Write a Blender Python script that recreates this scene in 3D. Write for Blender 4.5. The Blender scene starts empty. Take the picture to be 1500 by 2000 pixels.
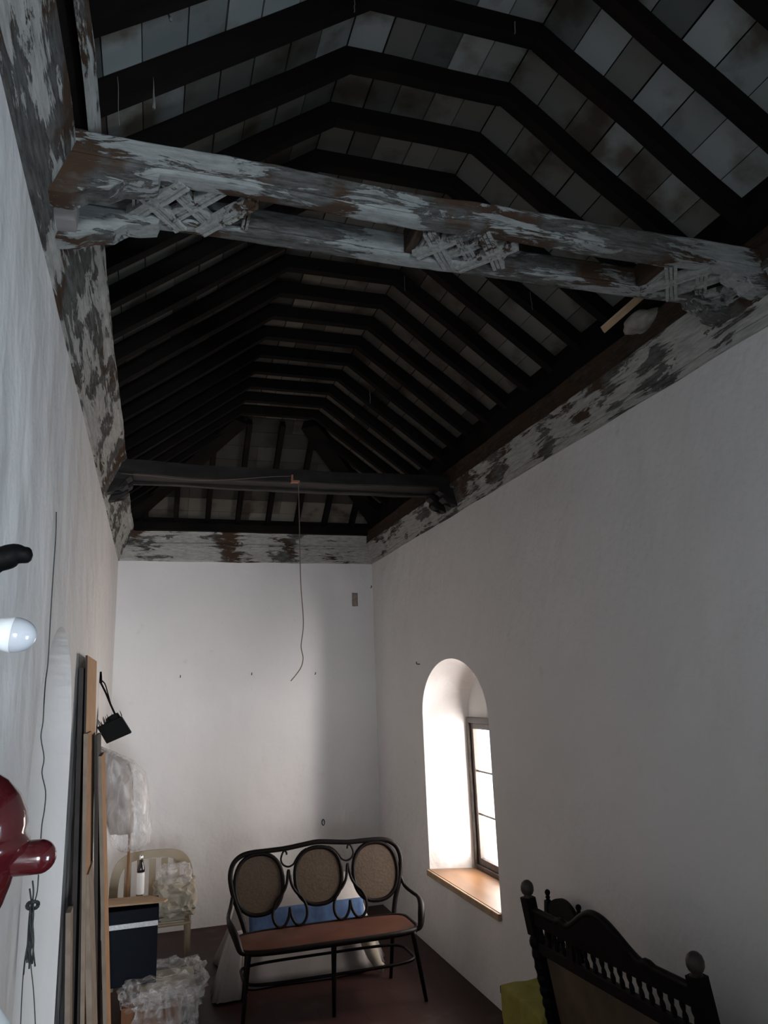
import bpy, bmesh, math, random
from mathutils import Vector, Matrix, noise
random.seed(7)
sc = bpy.context.scene
COL = sc.collection
PI = math.pi

# ------------------------------------------------------------------ camera
YAW, PITCH, ROLL, FPX = 0.3072, 0.2352, -0.0378, 1433.6
def cam_axes():
    f = Vector((math.sin(YAW)*math.cos(PITCH), math.cos(YAW)*math.cos(PITCH), math.sin(PITCH)))
    r = Vector((math.cos(YAW), -math.sin(YAW), 0)); u = r.cross(f)
    return (r*math.cos(ROLL)+u*math.sin(ROLL)), (-r*math.sin(ROLL)+u*math.cos(ROLL)), f
CR, CU, CF = cam_axes()
CAM = Vector((0, 0, 2.2))
cd = bpy.data.cameras.new('camera'); cam = bpy.data.objects.new('camera', cd); COL.objects.link(cam)
cd.sensor_fit = 'VERTICAL'; cd.sensor_height = 36.0; cd.lens = 36.0*FPX/2000.0
cd.clip_start = 0.05
cam.matrix_world = Matrix(((CR.x, CU.x, -CF.x, CAM.x), (CR.y, CU.y, -CF.y, CAM.y), (CR.z, CU.z, -CF.z, CAM.z), (0, 0, 0, 1)))
sc.camera = cam
def at(px, py, ax, v):
    """point in the room seen at a photo pixel, on the plane coordinate[ax] = v"""
    d = CF*FPX + CR*(px-750) - CU*(py-1000)
    return CAM + d*((v-CAM[ax])/d[ax])

# ------------------------------------------------------------------ world, light, exposure
w = bpy.data.worlds.new('daylight'); sc.world = w; w.use_nodes = True
bg = w.node_tree.nodes['Background']; bg.inputs[0].default_value = (0.93, 0.97, 1.0, 1); bg.inputs[1].default_value = 3.0
sc.view_settings.view_transform = 'Standard'; sc.view_settings.look = 'None'
sc.view_settings.gamma = 1.0; sc.view_settings.use_curve_mapping = False
sc.view_settings.exposure = -0.05
def area(name, loc, rot, sx, sy, power, col):
    l = bpy.data.lights.new(name, 'AREA'); l.shape = 'RECTANGLE'; l.size = sx; l.size_y = sy
    l.energy = power; l.color = col
    o = bpy.data.objects.new(name, l); o.location = loc; o.rotation_euler = rot; COL.objects.link(o)
    return o
# daylight standing outside the window seen in the photo, the window behind the camera and the rear doorway
area('window_daylight', (3.0, 5.88, 1.33), (0, math.radians(90), 0), 1.35, 1.2, 105, (1.0, 0.88, 0.80))
area('near_window_daylight', (3.0, 0.05, 1.55), (0, math.radians(90), 0), 1.9, 1.3, 175, (0.62, 0.82, 1.0))
area('doorway_daylight', (0.95, -8.0, 1.6), (math.radians(90), 0, 0), 1.8, 2.4, 900, (0.84, 0.92, 1.0))
# sunlit yard wall outside, throwing light obliquely through the window onto the end wall
_s = area('yard_glow', (3.95, 3.05, 0.4), (0, 0, 0), 0.6, 2.6, 420, (1.0, 0.93, 0.89))
_s.rotation_euler = (Vector((2.6, 6.2, 1.3))-Vector(_s.location)).to_track_quat('-Z', 'Z').to_euler()

# ------------------------------------------------------------------ room numbers
XL, XR, YB, YF = -0.38, 2.39, 8.08, -3.0
ZP, ZF = 3.60, 3.92            # frieze bottom and top
KL, KR, ZK = 0.736, 1.446, 4.80
Y0, DY = 2.239, 0.32
YH = 6.95                      # where the hip end starts

# ------------------------------------------------------------------ mesh helpers
def obj(name, bm, mat, parent=None, smooth=False, bevel=0):
    me = bpy.data.meshes.new(name); bmesh.ops.recalc_face_normals(bm, faces=bm.faces[:])
    bm.to_mesh(me); bm.free()
    if smooth:
        for p in me.polygons: p.use_smooth = True
    if mat: me.materials.append(mat)
    o = bpy.data.objects.new(name, me); COL.objects.link(o)
    if parent: o.parent = parent
    if bevel:
        b = o.modifiers.new('bevel', 'BEVEL'); b.width = bevel; b.segments = 2; b.limit_method = 'ANGLE'
    return o
def empty(name, loc=(0, 0, 0), rz=0):
    o = bpy.data.objects.new(name, None); o.location = loc; o.rotation_euler = (0, 0, rz); o.empty_display_size = 0.1
    COL.objects.link(o); return o
def tag(o, label, cat, group=None, kind=None):
    o['label'] = label; o['category'] = cat
    if group: o['group'] = group
    if kind: o['kind'] = kind
    return o
def structure(o, label=None, cat=None):
    o['kind'] = 'structure'
    if label: o['label'] = label
    if cat: o['category'] = cat
    return o
def box(bm, x0, x1, y0, y1, z0, z1, M=None):
    v = [bm.verts.new(Vector(p)) for p in ((x0,y0,z0),(x1,y0,z0),(x1,y1,z0),(x0,y1,z0),(x0,y0,z1),(x1,y0,z1),(x1,y1,z1),(x0,y1,z1))]
    if M:
        for q in v: q.co = M @ q.co
    for f in ((0,1,2,3),(4,5,6,7),(0,1,5,4),(1,2,6,5),(2,3,7,6),(3,0,4,7)): bm.faces.new([v[i] for i in f])
    return v
def bar(bm, a, b, wd, ht, up=(0, 0, 1), n=1):
    """rectangular bar from a to b; ht measured along up, wd sideways"""
    a = Vector(a); b = Vector(b); d = (b-a).normalized(); s = d.cross(Vector(up)).normalized(); u = s.cross(d).normalized()
    rings = []
    for i in range(n+1):
        c = a.lerp(b, i/n)
        rings.append([bm.verts.new(c+s*wd/2*i1+u*ht/2*i2) for i1, i2 in ((-1,-1),(1,-1),(1,1),(-1,1))])
    for i in range(n):
        for k in range(4): bm.faces.new((rings[i][k], rings[i][(k+1)%4], rings[i+1][(k+1)%4], rings[i+1][k]))
    bm.faces.new(rings[0]); bm.faces.new(rings[-1])
def tube(bm, pts, r, n=10, closed=False, caps=True):
    pts = [Vector(p) for p in pts]; N = len(pts)
    rs = r if isinstance(r, (list, tuple)) else [r]*N
    rings = []; ref = None
    for i in range(N):
        if closed: t = (pts[(i+1)%N]-pts[i-1]).normalized()
        else: t = (pts[min(i+1, N-1)]-pts[max(i-1, 0)]).normalized()
        if ref is None: ref = t.orthogonal().normalized()
        ref = (ref - t*ref.dot(t)).normalized(); q = t.cross(ref)
        rings.append([bm.verts.new(pts[i]+(ref*math.cos(2*PI*k/n)+q*math.sin(2*PI*k/n))*rs[i]) for k in range(n)])
    M = N if closed else N-1
    for i in range(M):
        A, B = rings[i], rings[(i+1)%N]
        off = 0
        if closed and i == N-1:
            off = min(range(n), key=lambda o_: (A[0].co-B[o_].co).length)
        for k in range(n): bm.faces.new((A[k], A[(k+1)%n], B[(k+1+off)%n], B[(k+off)%n]))
    if not closed and caps: bm.faces.new(rings[0]); bm.faces.new(rings[-1])
def smooth_path(pts, sub=6, closed=False):
    pts = [Vector(p) for p in pts]; out = []; N = len(pts)
    rng = range(N) if closed else range(N-1)
    for i in rng:
        if closed: p0, p1, p2, p3 = pts[i-1], pts[i], pts[(i+1)%N], pts[(i+2)%N]
        else: p0, p1, p2, p3 = pts[max(i-1,0)], pts[i], pts[i+1], pts[min(i+2,N-1)]
        for k in range(sub):
            t = k/sub
            out.append(0.5*((2*p1)+(-p0+p2)*t+(2*p0-5*p1+4*p2-p3)*t*t+(-p0+3*p1-3*p2+p3)*t**3))
    if not closed: out.append(pts[-1])
    return out
def lathe(bm, prof, n=20, M=None):
    """prof = (radius, height) pairs around z"""
    rings = []
    for r, z in prof:
        rings.append([bm.verts.new(Vector((r*math.cos(2*PI*k/n), r*math.sin(2*PI*k/n), z))) for k in range(n)])
    for A, B in zip(rings, rings[1:]):
        for k in range(n): bm.faces.new((A[k], A[(k+1)%n], B[(k+1)%n], B[k]))
    bm.faces.new(rings[0]); bm.faces.new(rings[-1])
    if M:
        for R_ in rings:
            for v in R_: v.co = M @ v.co
def prism(bm, poly, a, b):
    """poly: list of 3D points; extruded from offset a to offset b (vectors)"""
    A = [bm.verts.new(Vector(p)+Vector(a)) for p in poly]; B = [bm.verts.new(Vector(p)+Vector(b)) for p in poly]
    n = len(poly); bm.faces.new(A); bm.faces.new(B[::-1])
    for i in range(n): bm.faces.new((A[i], A[(i+1)%n], B[(i+1)%n], B[i]))
def rough(bm, amp, freq=6.0, cuts=0, seed=0.0):
    if cuts: bmesh.ops.subdivide_edges(bm, edges=bm.edges[:], cuts=cuts, use_grid_fill=True)
    for v in bm.verts:
        p = v.co*freq + Vector((seed, seed*1.7, 3.1))
        v.co += Vector((noise.noise(p), noise.noise(p+Vector((9,2,5))), noise.noise(p+Vector((4,8,1)))))*amp

# ------------------------------------------------------------------ materials
def mat_new(name):
    m = bpy.data.materials.new(name); m.use_nodes = True; return m, m.node_tree, m.node_tree.nodes['Principled BSDF']
def simple(name, col, rough_=0.6, spec=0.5, metal=0, var=0.0, scale=20, bump=0.0, coat=0, stretch=(1,1,1), col2=None):
    m, nt, b = mat_new(name); N, L = nt.nodes, nt.links
    b.inputs['Base Color'].default_value = (*col, 1); b.inputs['Roughness'].default_value = rough_
    b.inputs['Metallic'].default_value = metal; b.inputs['Specular IOR Level'].default_value = spec
    b.inputs['Coat Weight'].default_value = coat; b.inputs['Coat Roughness'].default_value = 0.05
    tc = N.new('ShaderNodeTexCoord'); mp = N.new('ShaderNodeMapping'); mp.inputs['Scale'].default_value = stretch
    L.new(tc.outputs['Object'], mp.inputs['Vector'])
    nz = N.new('ShaderNodeTexNoise'); nz.inputs['Scale'].default_value = scale; nz.inputs['Detail'].default_value = 6
    L.new(mp.outputs[0], nz.inputs['Vector'])
    if var or col2:
        cr = N.new('ShaderNodeValToRGB'); c2 = col2 or tuple(min(1, c*(1+var)) for c in col); c1 = col if col2 else tuple(c*(1-var) for c in col)
        cr.color_ramp.elements[0].position = 0.35; cr.color_ramp.elements[1].position = 0.68
        cr.color_ramp.elements[0].color = (*c1, 1); cr.color_ramp.elements[1].color = (*c2, 1)
        L.new(nz.outputs['Fac'], cr.inputs['Fac']); L.new(cr.outputs['Color'], b.inputs['Base Color'])
    if bump:
        bp = N.new('ShaderNodeBump'); bp.inputs['Strength'].default_value = bump; bp.inputs['Distance'].default_value = 0.01
        L.new(nz.outputs['Fac'], bp.inputs['Height']); L.new(bp.outputs[0], b.inputs['Normal'])
    return m
def plaster(name, col):
    m, nt, b = mat_new(name); N, L = nt.nodes, nt.links
    b.inputs['Roughness'].default_value = 0.75; b.inputs['Specular IOR Level'].default_value = 0.25
    tc = N.new('ShaderNodeTexCoord')
    def nz(scale, detail, rgh=0.5, st=(1,1,1)):
        mp = N.new('ShaderNodeMapping'); mp.inputs['Scale'].default_value = st; L.new(tc.outputs['Object'], mp.inputs['Vector'])
        n = N.new('ShaderNodeTexNoise'); n.inputs['Scale'].default_value = scale; n.inputs['Detail'].default_value = detail; n.inputs['Roughness'].default_value = rgh
        L.new(mp.outputs[0], n.inputs['Vector']); return n
    a = nz(1.1, 4); bmp1 = nz(3.2, 4, 0.45, (1,1,0.75)); bmp2 = nz(28, 3); st = nz(5, 8, 0.6)
    cr = N.new('ShaderNodeValToRGB'); cr.color_ramp.elements[0].position = 0.3; cr.color_ramp.elements[1].position = 0.7
    cr.color_ramp.elements[0].color = (*[c*0.93 for c in col], 1); cr.color_ramp.elements[1].color = (*col, 1)
    L.new(a.outputs['Fac'], cr.inputs['Fac'])
    cr2 = N.new('ShaderNodeValToRGB'); cr2.color_ramp.elements[0].position = 0.22; cr2.color_ramp.elements[1].position = 0.34
    cr2.color_ramp.elements[0].color = (0.88, 0.87, 0.85, 1); cr2.color_ramp.elements[1].color = (1, 1, 1, 1)
    L.new(st.outputs['Fac'], cr2.inputs['Fac'])
    mx = N.new('ShaderNodeMix'); mx.data_type = 'RGBA'; mx.blend_type = 'MULTIPLY'; mx.inputs[0].default_value = 1
    L.new(cr.outputs['Color'], mx.inputs[6]); L.new(cr2.outputs['Color'], mx.inputs[7]); L.new(mx.outputs[2], b.inputs['Base Color'])
    b1 = N.new('ShaderNodeBump'); b1.inputs['Strength'].default_value = 0.5; b1.inputs['Distance'].default_value = 0.085; L.new(bmp1.outputs['Fac'], b1.inputs['Height'])
    b2 = N.new('ShaderNodeBump'); b2.inputs['Strength'].default_value = 0.35; b2.inputs['Distance'].default_value = 0.008; L.new(bmp2.outputs['Fac'], b2.inputs['Height'])
    L.new(b1.outputs[0], b2.inputs['Normal']); L.new(b2.outputs[0], b.inputs['Normal'])
    return m
def peeling(name, stretch, level=0.5, paint=(0.44, 0.435, 0.41), wood=(0.045, 0.040, 0.036), brown=(0.06, 0.035, 0.022), grey=(0.13, 0.13, 0.125)):
    """flaking whitewash on old timber; stretch shrinks the axis the grain runs along"""
    m, nt, b = mat_new(name); N, L = nt.nodes, nt.links
    b.inputs['Roughness'].default_value = 0.85; b.inputs['Specular IOR Level'].default_value = 0.2
    tc = N.new('ShaderNodeTexCoord')
    def nz(scale, detail, rgh, off=0, str_=True, dist=0):
        mp = N.new('ShaderNodeMapping'); mp.inputs['Location'].default_value = (off, off, off)
        if str_: mp.inputs['Scale'].default_value = stretch
        L.new(tc.outputs['Object'], mp.inputs['Vector'])
        n = N.new('ShaderNodeTexNoise'); n.inputs['Scale'].default_value = scale; n.inputs['Detail'].default_value = detail
        n.inputs['Roughness'].default_value = rgh; n.inputs['Distortion'].default_value = dist
        L.new(mp.outputs[0], n.inputs['Vector']); return n
    flake = nz(17, 12, 0.74, dist=0.6); big = nz(2.4, 3, 0.5, 5, False); grain = nz(55, 8, 0.7, 2); hue = nz(3, 4, 0.5, 11, False)
    add = N.new('ShaderNodeMath'); add.operation = 'MULTIPLY_ADD'; add.inputs[1].default_value = 0.45; L.new(big.outputs['Fac'], add.inputs[0]); 
    fl = N.new('ShaderNodeMath'); fl.operation = 'MULTIPLY'; fl.inputs[1].default_value = 0.55; L.new(flake.outputs['Fac'], fl.inputs[0]); L.new(fl.outputs[0], add.inputs[2])
    mask = N.new('ShaderNodeValToRGB'); mask.color_ramp.elements[0].position = level-0.006; mask.color_ramp.elements[1].position = level+0.008
    L.new(add.outputs[0], mask.inputs['Fac'])
    bw = N.new('ShaderNodeValToRGB'); e = bw.color_ramp.elements; e[0].position = 0.36; e[0].color = (*wood, 1); e[1].position = 0.62; e[1].color = (*grey, 1)
    L.new(grain.outputs['Fac'], bw.inputs['Fac'])
    hb = N.new('ShaderNodeValToRGB'); hb.color_ramp.elements[0].position = 0.52; hb.color_ramp.elements[1].position = 0.58; L.new(hue.outputs['Fac'], hb.inputs['Fac'])
    mb = N.new('ShaderNodeMix'); mb.data_type = 'RGBA'; L.new(hb.outputs['Color'], mb.inputs[0]); L.new(bw.outputs['Color'], mb.inputs[6]); mb.inputs[7].default_value = (*brown, 1)
    pw = N.new('ShaderNodeValToRGB'); e = pw.color_ramp.elements; e[0].position = 0.35; e[0].color = (*[c*0.62 for c in paint], 1); e[1].position = 0.6; e[1].color = (*paint, 1)
    L.new(grain.outputs['Fac'], pw.inputs['Fac'])
    mx = N.new('ShaderNodeMix'); mx.data_type = 'RGBA'; L.new(mask.outputs['Color'], mx.inputs[0]); L.new(mb.outputs[2], mx.inputs[6]); L.new(pw.outputs['Color'], mx.inputs[7])
    L.new(mx.outputs[2], b.inputs['Base Color'])
    bp = N.new('ShaderNodeBump'); bp.inputs['Strength'].default_value = 0.8; bp.inputs['Distance'].default_value = 0.004; L.new(mask.outputs['Color'], bp.inputs['Height'])
    b2 = N.new('ShaderNodeBump'); b2.inputs['Strength'].default_value = 0.5; b2.inputs['Distance'].default_value = 0.004; L.new(grain.outputs['Fac'], b2.inputs['Height'])
    L.new(bp.outputs[0], b2.inputs['Normal']); L.new(b2.outputs[0], b.inputs['Normal'])
    return m
def glass(name, tr=0.9, tint=(1,1,1), rgh=0.02):
    m = bpy.data.materials.new(name); m.use_nodes = True; nt = m.node_tree; N, L = nt.nodes, nt.links; N.clear()
    o = N.new('ShaderNodeOutputMaterial'); t = N.new('ShaderNodeBsdfTransparent'); g = N.new('ShaderNodeBsdfGlossy'); x = N.new('ShaderNodeMixShader')
    t.inputs[0].default_value = (*tint, 1); g.inputs['Roughness'].default_value = rgh; x.inputs[0].default_value = 1-tr
    L.new(t.outputs[0], x.inputs[1]); L.new(g.outputs[0], x.inputs[2]); L.new(x.outputs[0], o.inputs[0]); return m
def plastic_film(name, cover=0.5, col=(0.85, 0.84, 0.84)):
    """thin crumpled plastic sheeting: milky folds over clear film"""
    m = bpy.data.materials.new(name); m.use_nodes = True; nt = m.node_tree; N, L = nt.nodes, nt.links
    b = N['Principled BSDF']; o = N['Material Output']
    b.inputs['Base Color'].default_value = (*col, 1); b.inputs['Roughness'].default_value = 0.25; b.inputs['Specular IOR Level'].default_value = 0.8
    t = N.new('ShaderNodeBsdfTransparent'); x = N.new('ShaderNodeMixShader')
    tc = N.new('ShaderNodeTexCoord'); n = N.new('ShaderNodeTexNoise'); n.inputs['Scale'].default_value = 9; n.inputs['Detail'].default_value = 5; n.inputs['Distortion'].default_value = 1.5
    mp = N.new('ShaderNodeMapping'); mp.inputs['Scale'].default_value = (1.2, 1.2, 0.5); L.new(tc.outputs['Object'], mp.inputs['Vector']); L.new(mp.outputs[0], n.inputs['Vector'])
    cr = N.new('ShaderNodeValToRGB'); cr.color_ramp.elements[0].position = 0.35; cr.color_ramp.elements[1].position = 0.65
    c0, c1 = max(0, cover-0.22), min(1, cover+0.2)
    cr.color_ramp.elements[0].color = (c0, c0, c0, 1); cr.color_ramp.elements[1].color = (c1, c1, c1, 1)
    L.new(n.outputs['Fac'], cr.inputs['Fac']); L.new(cr.outputs['Color'], x.inputs[0])
    L.new(t.outputs[0], x.inputs[1]); L.new(b.outputs[0], x.inputs[2]); L.new(x.outputs[0], o.inputs[0])
    bp = N.new('ShaderNodeBump'); bp.inputs['Strength'].default_value = 0.8; bp.inputs['Distance'].default_value = 0.02
    L.new(n.outputs['Fac'], bp.inputs['Height']); L.new(bp.outputs[0], b.inputs['Normal'])
    return m
M_WALL = plaster('whitewashed_plaster', (0.78, 0.765, 0.755))
M_WALLB = plaster('whitewashed_plaster_back', (0.80, 0.785, 0.78))
M_FRZ_Y = peeling('flaking_paint_long', (1, 0.15, 1.1), 0.482)
M_FRZ_X = peeling('flaking_paint_cross', (0.25, 1, 1.3), 0.475)
M_TIE = peeling('flaking_paint_beam', (0.25, 1, 1.3), 0.505, paint=(0.31, 0.325, 0.32))
M_LACE = peeling('flaking_paint_lattice', (1, 1, 1), 0.46, paint=(0.36, 0.365, 0.35), wood=(0.05, 0.05, 0.047), grey=(0.15, 0.15, 0.145))
M_BROWNB = peeling('brown_timber', (1, 0.2, 1), 0.66, paint=(0.3, 0.28, 0.25), wood=(0.022, 0.014, 0.010), grey=(0.065, 0.043, 0.03), brown=(0.05, 0.028, 0.016))
M_RAFTER = simple('sooty_rafter', (0.0035, 0.003, 0.003), 0.85, 0.12, var=0.6, scale=8, bump=0.3, stretch=(0.4, 1, 0.4), col2=(0.011, 0.0075, 0.006))
M_BLACKB = simple('black_beam', (0.006, 0.005, 0.005), 0.6, 0.25, var=0.5, scale=12, bump=0.4, stretch=(0.3, 1, 1), col2=(0.020, 0.016, 0.015))
M_SHELL = simple('roof_underlay', (0.01, 0.01, 0.01), 0.9, 0.1)
M_BLACK = simple('black_iron', (0.002, 0.002, 0.002), 0.6, 0.1, bump=0.3, scale=30)
M_BENTWOOD = simple('dark_bentwood', (0.006, 0.004, 0.004), 0.5, 0.12, var=0.3, scale=14)
M_CANE = simple('woven_cane', (0.082, 0.061, 0.044), 0.7, 0.2, var=0.15, scale=60, bump=0.3)
M_SEATC = simple('orange_brown_seat', (0.055, 0.018, 0.009), 0.6, 0.2, var=0.2, scale=7, bump=0.1)
M_CARVED = simple('dark_carved_walnut', (0.005, 0.0035, 0.0035), 0.55, 0.12, var=0.4, scale=10, bump=0.2)
M_FINIAL = simple('worn_finial_wood', (0.04, 0.03, 0.026), 0.45, 0.3, var=0.4, scale=16, bump=0.2)
M_LEATHER = simple('tan_leather', (0.10, 0.07, 0.045), 0.6, 0.3, var=0.3, scale=5, bump=0.2)
M_GREEN = simple('lime_cloth', (0.27, 0.25, 0.06), 0.85, 0.1, var=0.12, scale=12, bump=0.2)
M_WOODSILL = simple('varnished_sill', (0.20, 0.105, 0.05), 0.35, 0.4, var=0.3, scale=5, stretch=(1, 0.3, 1))
M_WOODEDGE = simple('pale_sill_edge', (0.40, 0.27, 0.16), 0.5, 0.4, var=0.15, scale=12)
M_FRAME = simple('dark_window_wood', (0.055, 0.038, 0.030), 0.45, 0.4, var=0.3, scale=14)
M_GLASS = glass('window_glass', 0.93)
M_HARDB = simple('tan_hardboard', (0.46, 0.29, 0.165), 0.7, 0.2, var=0.08, scale=9)
M_PALEB = simple('pale_board_edge', (0.25, 0.20, 0.155), 0.75, 0.2, var=0.15, scale=12)
M_ORANGEB = simple('orange_board', (0.34, 0.19, 0.095), 0.65, 0.2, var=0.12, scale=9)
M_DARKBD = simple('dark_board', (0.022, 0.015, 0.013), 0.6, 0.3, var=0.3, scale=9)
M_REDL = simple('dark_red_lacquer', (0.055, 0.006, 0.008), 0.12, 0.6, coat=0.8)
M_WHITEP = simple('white_plastic', (0.80, 0.82, 0.82), 0.3, 0.5)
M_DOME = simple('frosted_bulb', (0.50, 0.52, 0.56), 0.12, 0.6, coat=0.6)
M_NAVY = simple('navy_plastic', (0.0025, 0.005, 0.010), 0.6, 0.12)
M_BANDW = simple('silver_white_band', (0.62, 0.66, 0.70), 0.5, 0.4, var=0.15, scale=80)
M_CARD = simple('cardboard', (0.36, 0.255, 0.165), 0.85, 0.1, var=0.1, scale=14)
M_CARTON = simple('brown_carton', (0.22, 0.105, 0.055), 0.85, 0.1, var=0.1, scale=14)
M_CREAM = simple('cream_plastic', (0.31, 0.25, 0.165), 0.45, 0.4, var=0.06, scale=8)
M_PAPER = simple('cream_paper', (0.40, 0.36, 0.29), 0.8, 0.2, var=0.1, scale=20)
M_FILM = plastic_film('clear_film', 0.26)
M_FILM2 = plastic_film('milky_film', 0.34, (0.80, 0.78, 0.78))
M_TAUPE = simple('taupe_cloth', (0.23, 0.19, 0.165), 0.9, 0.1, var=0.2, scale=7, bump=0.2, stretch=(3, 3, 0.4))
M_SHEET = simple('white_sheet', (0.32, 0.30, 0.295), 0.85, 0.15, var=0.06, scale=8, bump=0.15)
M_BLUE = simple('blue_cloth', (0.065, 0.11, 0.21), 0.85, 0.1, var=0.18, scale=16, bump=0.2)
M_STICK = simple('raw_pine', (0.42, 0.29, 0.18), 0.75, 0.2, var=0.12, scale=14)
M_RUBBLE = simple('old_mortar', (0.30, 0.28, 0.25), 0.95, 0.1, var=0.25, scale=12, bump=0.5)
M_WIRE = simple('brown_wire', (0.16, 0.11, 0.09), 0.6, 0.3)
M_BWIRE = simple('black_wire', (0.03, 0.035, 0.035), 0.5, 0.4)
M_COPPER = simple('red_brown_fitting', (0.32, 0.13, 0.08), 0.6, 0.3)
M_WEB = simple('cobweb_grey', (0.16, 0.16, 0.15), 0.9, 0.1)
M_BOTDARK = simple('dark_bottle_neck', (0.015, 0.012, 0.012), 0.15, 0.6)
M_BOTWHITE = simple('white_bottle_body', (0.66, 0.65, 0.63), 0.3, 0.5)
M_FOIL = simple('silver_foil', (0.75, 0.75, 0.75), 0.25, 0.5, metal=1)
# floor tiles
M_FLOOR, nt, b = mat_new('dark_red_floor_tile'); N, L = nt.nodes, nt.links
tc = N.new('ShaderNodeTexCoord'); br = N.new('ShaderNodeTexBrick'); br.offset = 0
br.inputs['Scale'].default_value = 1.0; br.inputs['Brick Width'].default_value = 0.3; br.inputs['Row Height'].default_value = 0.3
br.inputs['Mortar Size'].default_value = 0.004; br.inputs['Color1'].default_value = (0.045, 0.019, 0.016, 1); br.inputs['Color2'].default_value = (0.036, 0.015, 0.013, 1)
br.inputs['Mortar'].default_value = (0.025, 0.014, 0.012, 1); L.new(tc.outputs['Object'], br.inputs['Vector'])
nz = N.new('ShaderNodeTexNoise'); nz.inputs['Scale'].default_value = 4; nz.inputs['Detail'].default_value = 8; L.new(tc.outputs['Object'], nz.inputs['Vector'])
cr = N.new('ShaderNodeValToRGB'); cr.color_ramp.elements[0].position = 0.58; cr.color_ramp.elements[1].position = 0.75; L.new(nz.outputs['Fac'], cr.inputs['Fac'])
mx = N.new('ShaderNodeMix'); mx.data_type = 'RGBA'; L.new(cr.outputs['Color'], mx.inputs[0]); L.new(br.outputs['Color'], mx.inputs[6]); mx.inputs[7].default_value = (0.075, 0.05, 0.04, 1)
L.new(mx.outputs[2], b.inputs['Base Color']); b.inputs['Roughness'].default_value = 0.5; b.inputs['Specular IOR Level'].default_value = 0.18
# roof boards: whitewash with stains, tone of each board stored as a vertex colour (random paint loss; far boards browner, with the far roof's shade painted in)
M_BOARD, nt, b = mat_new('whitewashed_roof_boards'); N, L = nt.nodes, nt.links
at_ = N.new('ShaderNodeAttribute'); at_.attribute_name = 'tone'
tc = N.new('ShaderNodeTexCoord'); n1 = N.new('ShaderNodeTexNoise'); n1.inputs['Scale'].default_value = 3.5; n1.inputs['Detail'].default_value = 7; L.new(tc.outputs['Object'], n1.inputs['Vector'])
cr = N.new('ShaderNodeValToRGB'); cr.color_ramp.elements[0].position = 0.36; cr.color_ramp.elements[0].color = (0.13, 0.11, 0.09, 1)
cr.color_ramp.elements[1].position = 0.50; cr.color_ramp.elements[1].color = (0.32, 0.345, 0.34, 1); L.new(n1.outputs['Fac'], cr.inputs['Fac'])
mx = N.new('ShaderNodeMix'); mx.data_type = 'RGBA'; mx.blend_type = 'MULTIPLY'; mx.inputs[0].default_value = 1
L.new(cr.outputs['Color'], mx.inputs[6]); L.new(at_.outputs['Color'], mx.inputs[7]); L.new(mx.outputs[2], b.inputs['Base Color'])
b.inputs['Roughness'].default_value = 0.85

# ------------------------------------------------------------------ walls
def apply_mods(o):
    dg = bpy.context.evaluated_depsgraph_get(); me = bpy.data.meshes.new_from_object(o.evaluated_get(dg))
    o.modifiers.clear(); o.data = me
def cut(o, cutter_bms):
    cs = []
    for bm in cutter_bms:
        c = obj('cutter', bm, None); cs.append(c)
        md = o.modifiers.new('cut', 'BOOLEAN'); md.operation = 'DIFFERENCE'; md.object = c; md.solver = 'EXACT'
    bpy.context.view_layer.update(); apply_mods(o)
    for c in cs: bpy.data.objects.remove(c, do_unlink=True)
def arch_poly(y0, y1, z0, zs, rise, x, n=28):
    c, a = (y0+y1)/2, (y1-y0)/2
    P = [(x, y0, z0), (x, y1, z0)]
    for k in range(n+1):
        t = PI*k/n; P.append((x, c+a*math.cos(t), zs+rise*math.sin(t)))
    return P
def arch_cutter(y0, y1, z0, zs, rise, x0, x1, splay):
    bm = bmesh.new(); A = arch_poly(y0, y1, z0, zs, rise, x0); B = arch_poly(y0+splay, y1-splay, z0, zs, max(0.05, rise-splay*0.5), x1)
    va = [bm.verts.new(p) for p in A]; vb = [bm.verts.new(p) for p in B]; n = len(A)
    bm.faces.new(va); bm.faces.new(vb[::-1])
    for i in range(n): bm.faces.new((va[i], va[(i+1)%n], vb[(i+1)%n], vb[i]))
    bmesh.ops.recalc_face_normals(bm, faces=bm.faces[:]); return bm
def box_bm(*a):
    bm = bmesh.new(); box(bm, *a); bmesh.ops.recalc_face_normals(bm, faces=bm.faces[:]); return bm
WY0, WY1, WZ0, WZS, WRISE = 5.165, 6.60, 0.62, 1.95, 0.475
FX = 2.76                                              # plane of the window frame
FY0, FY1, FZ0, FZ1 = 5.31, 6.46, 0.63, 1.915
bm = box_bm(XR, 2.86, YF-0.6, YB+0.5, -0.05, ZP+0.9)
wall_r = obj('wall_right', bm, M_WALL)
cut(wall_r, [arch_cutter(WY0, WY1, WZ0, WZS, WRISE, XR-0.02, FX+0.03, 0.14),
             box_bm(FX, 3.2, FY0, FY1, FZ0, FZ1),
             arch_cutter(-0.65, 0.75, WZ0, 2.0, 0.5, XR-0.02, FX+0.03, 0.14),
             box_bm(FX, 3.2, -0.5, 0.6, FZ0, 2.0)])
structure(wall_r, 'whitewashed plaster wall on the right with a deep arched window recess', 'wall')
wall_l = obj('wall_left', box_bm(-1.0, XL, YF-0.6, YB+0.5, -0.05, ZP+0.9), M_WALL)
cut(wall_l, [arch_cutter(2.84, 4.17, -0.2, 1.86, 0.65, XL+0.02, XL-0.42, 0.0), box_bm(-0.74, XL+0.1, YF-0.1, YB+0.6, 3.70, ZP+1.0)])
structure(wall_l, 'whitewashed plaster wall on the left with an arched recess', 'wall')
wall_b = obj('wall_back', box_bm(-1.0, 3.0, YB, YB+0.5, -0.05, ZP+0.9), M_WALLB); structure(wall_b, 'white plaster end wall behind the bentwood settee', 'wall')
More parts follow.
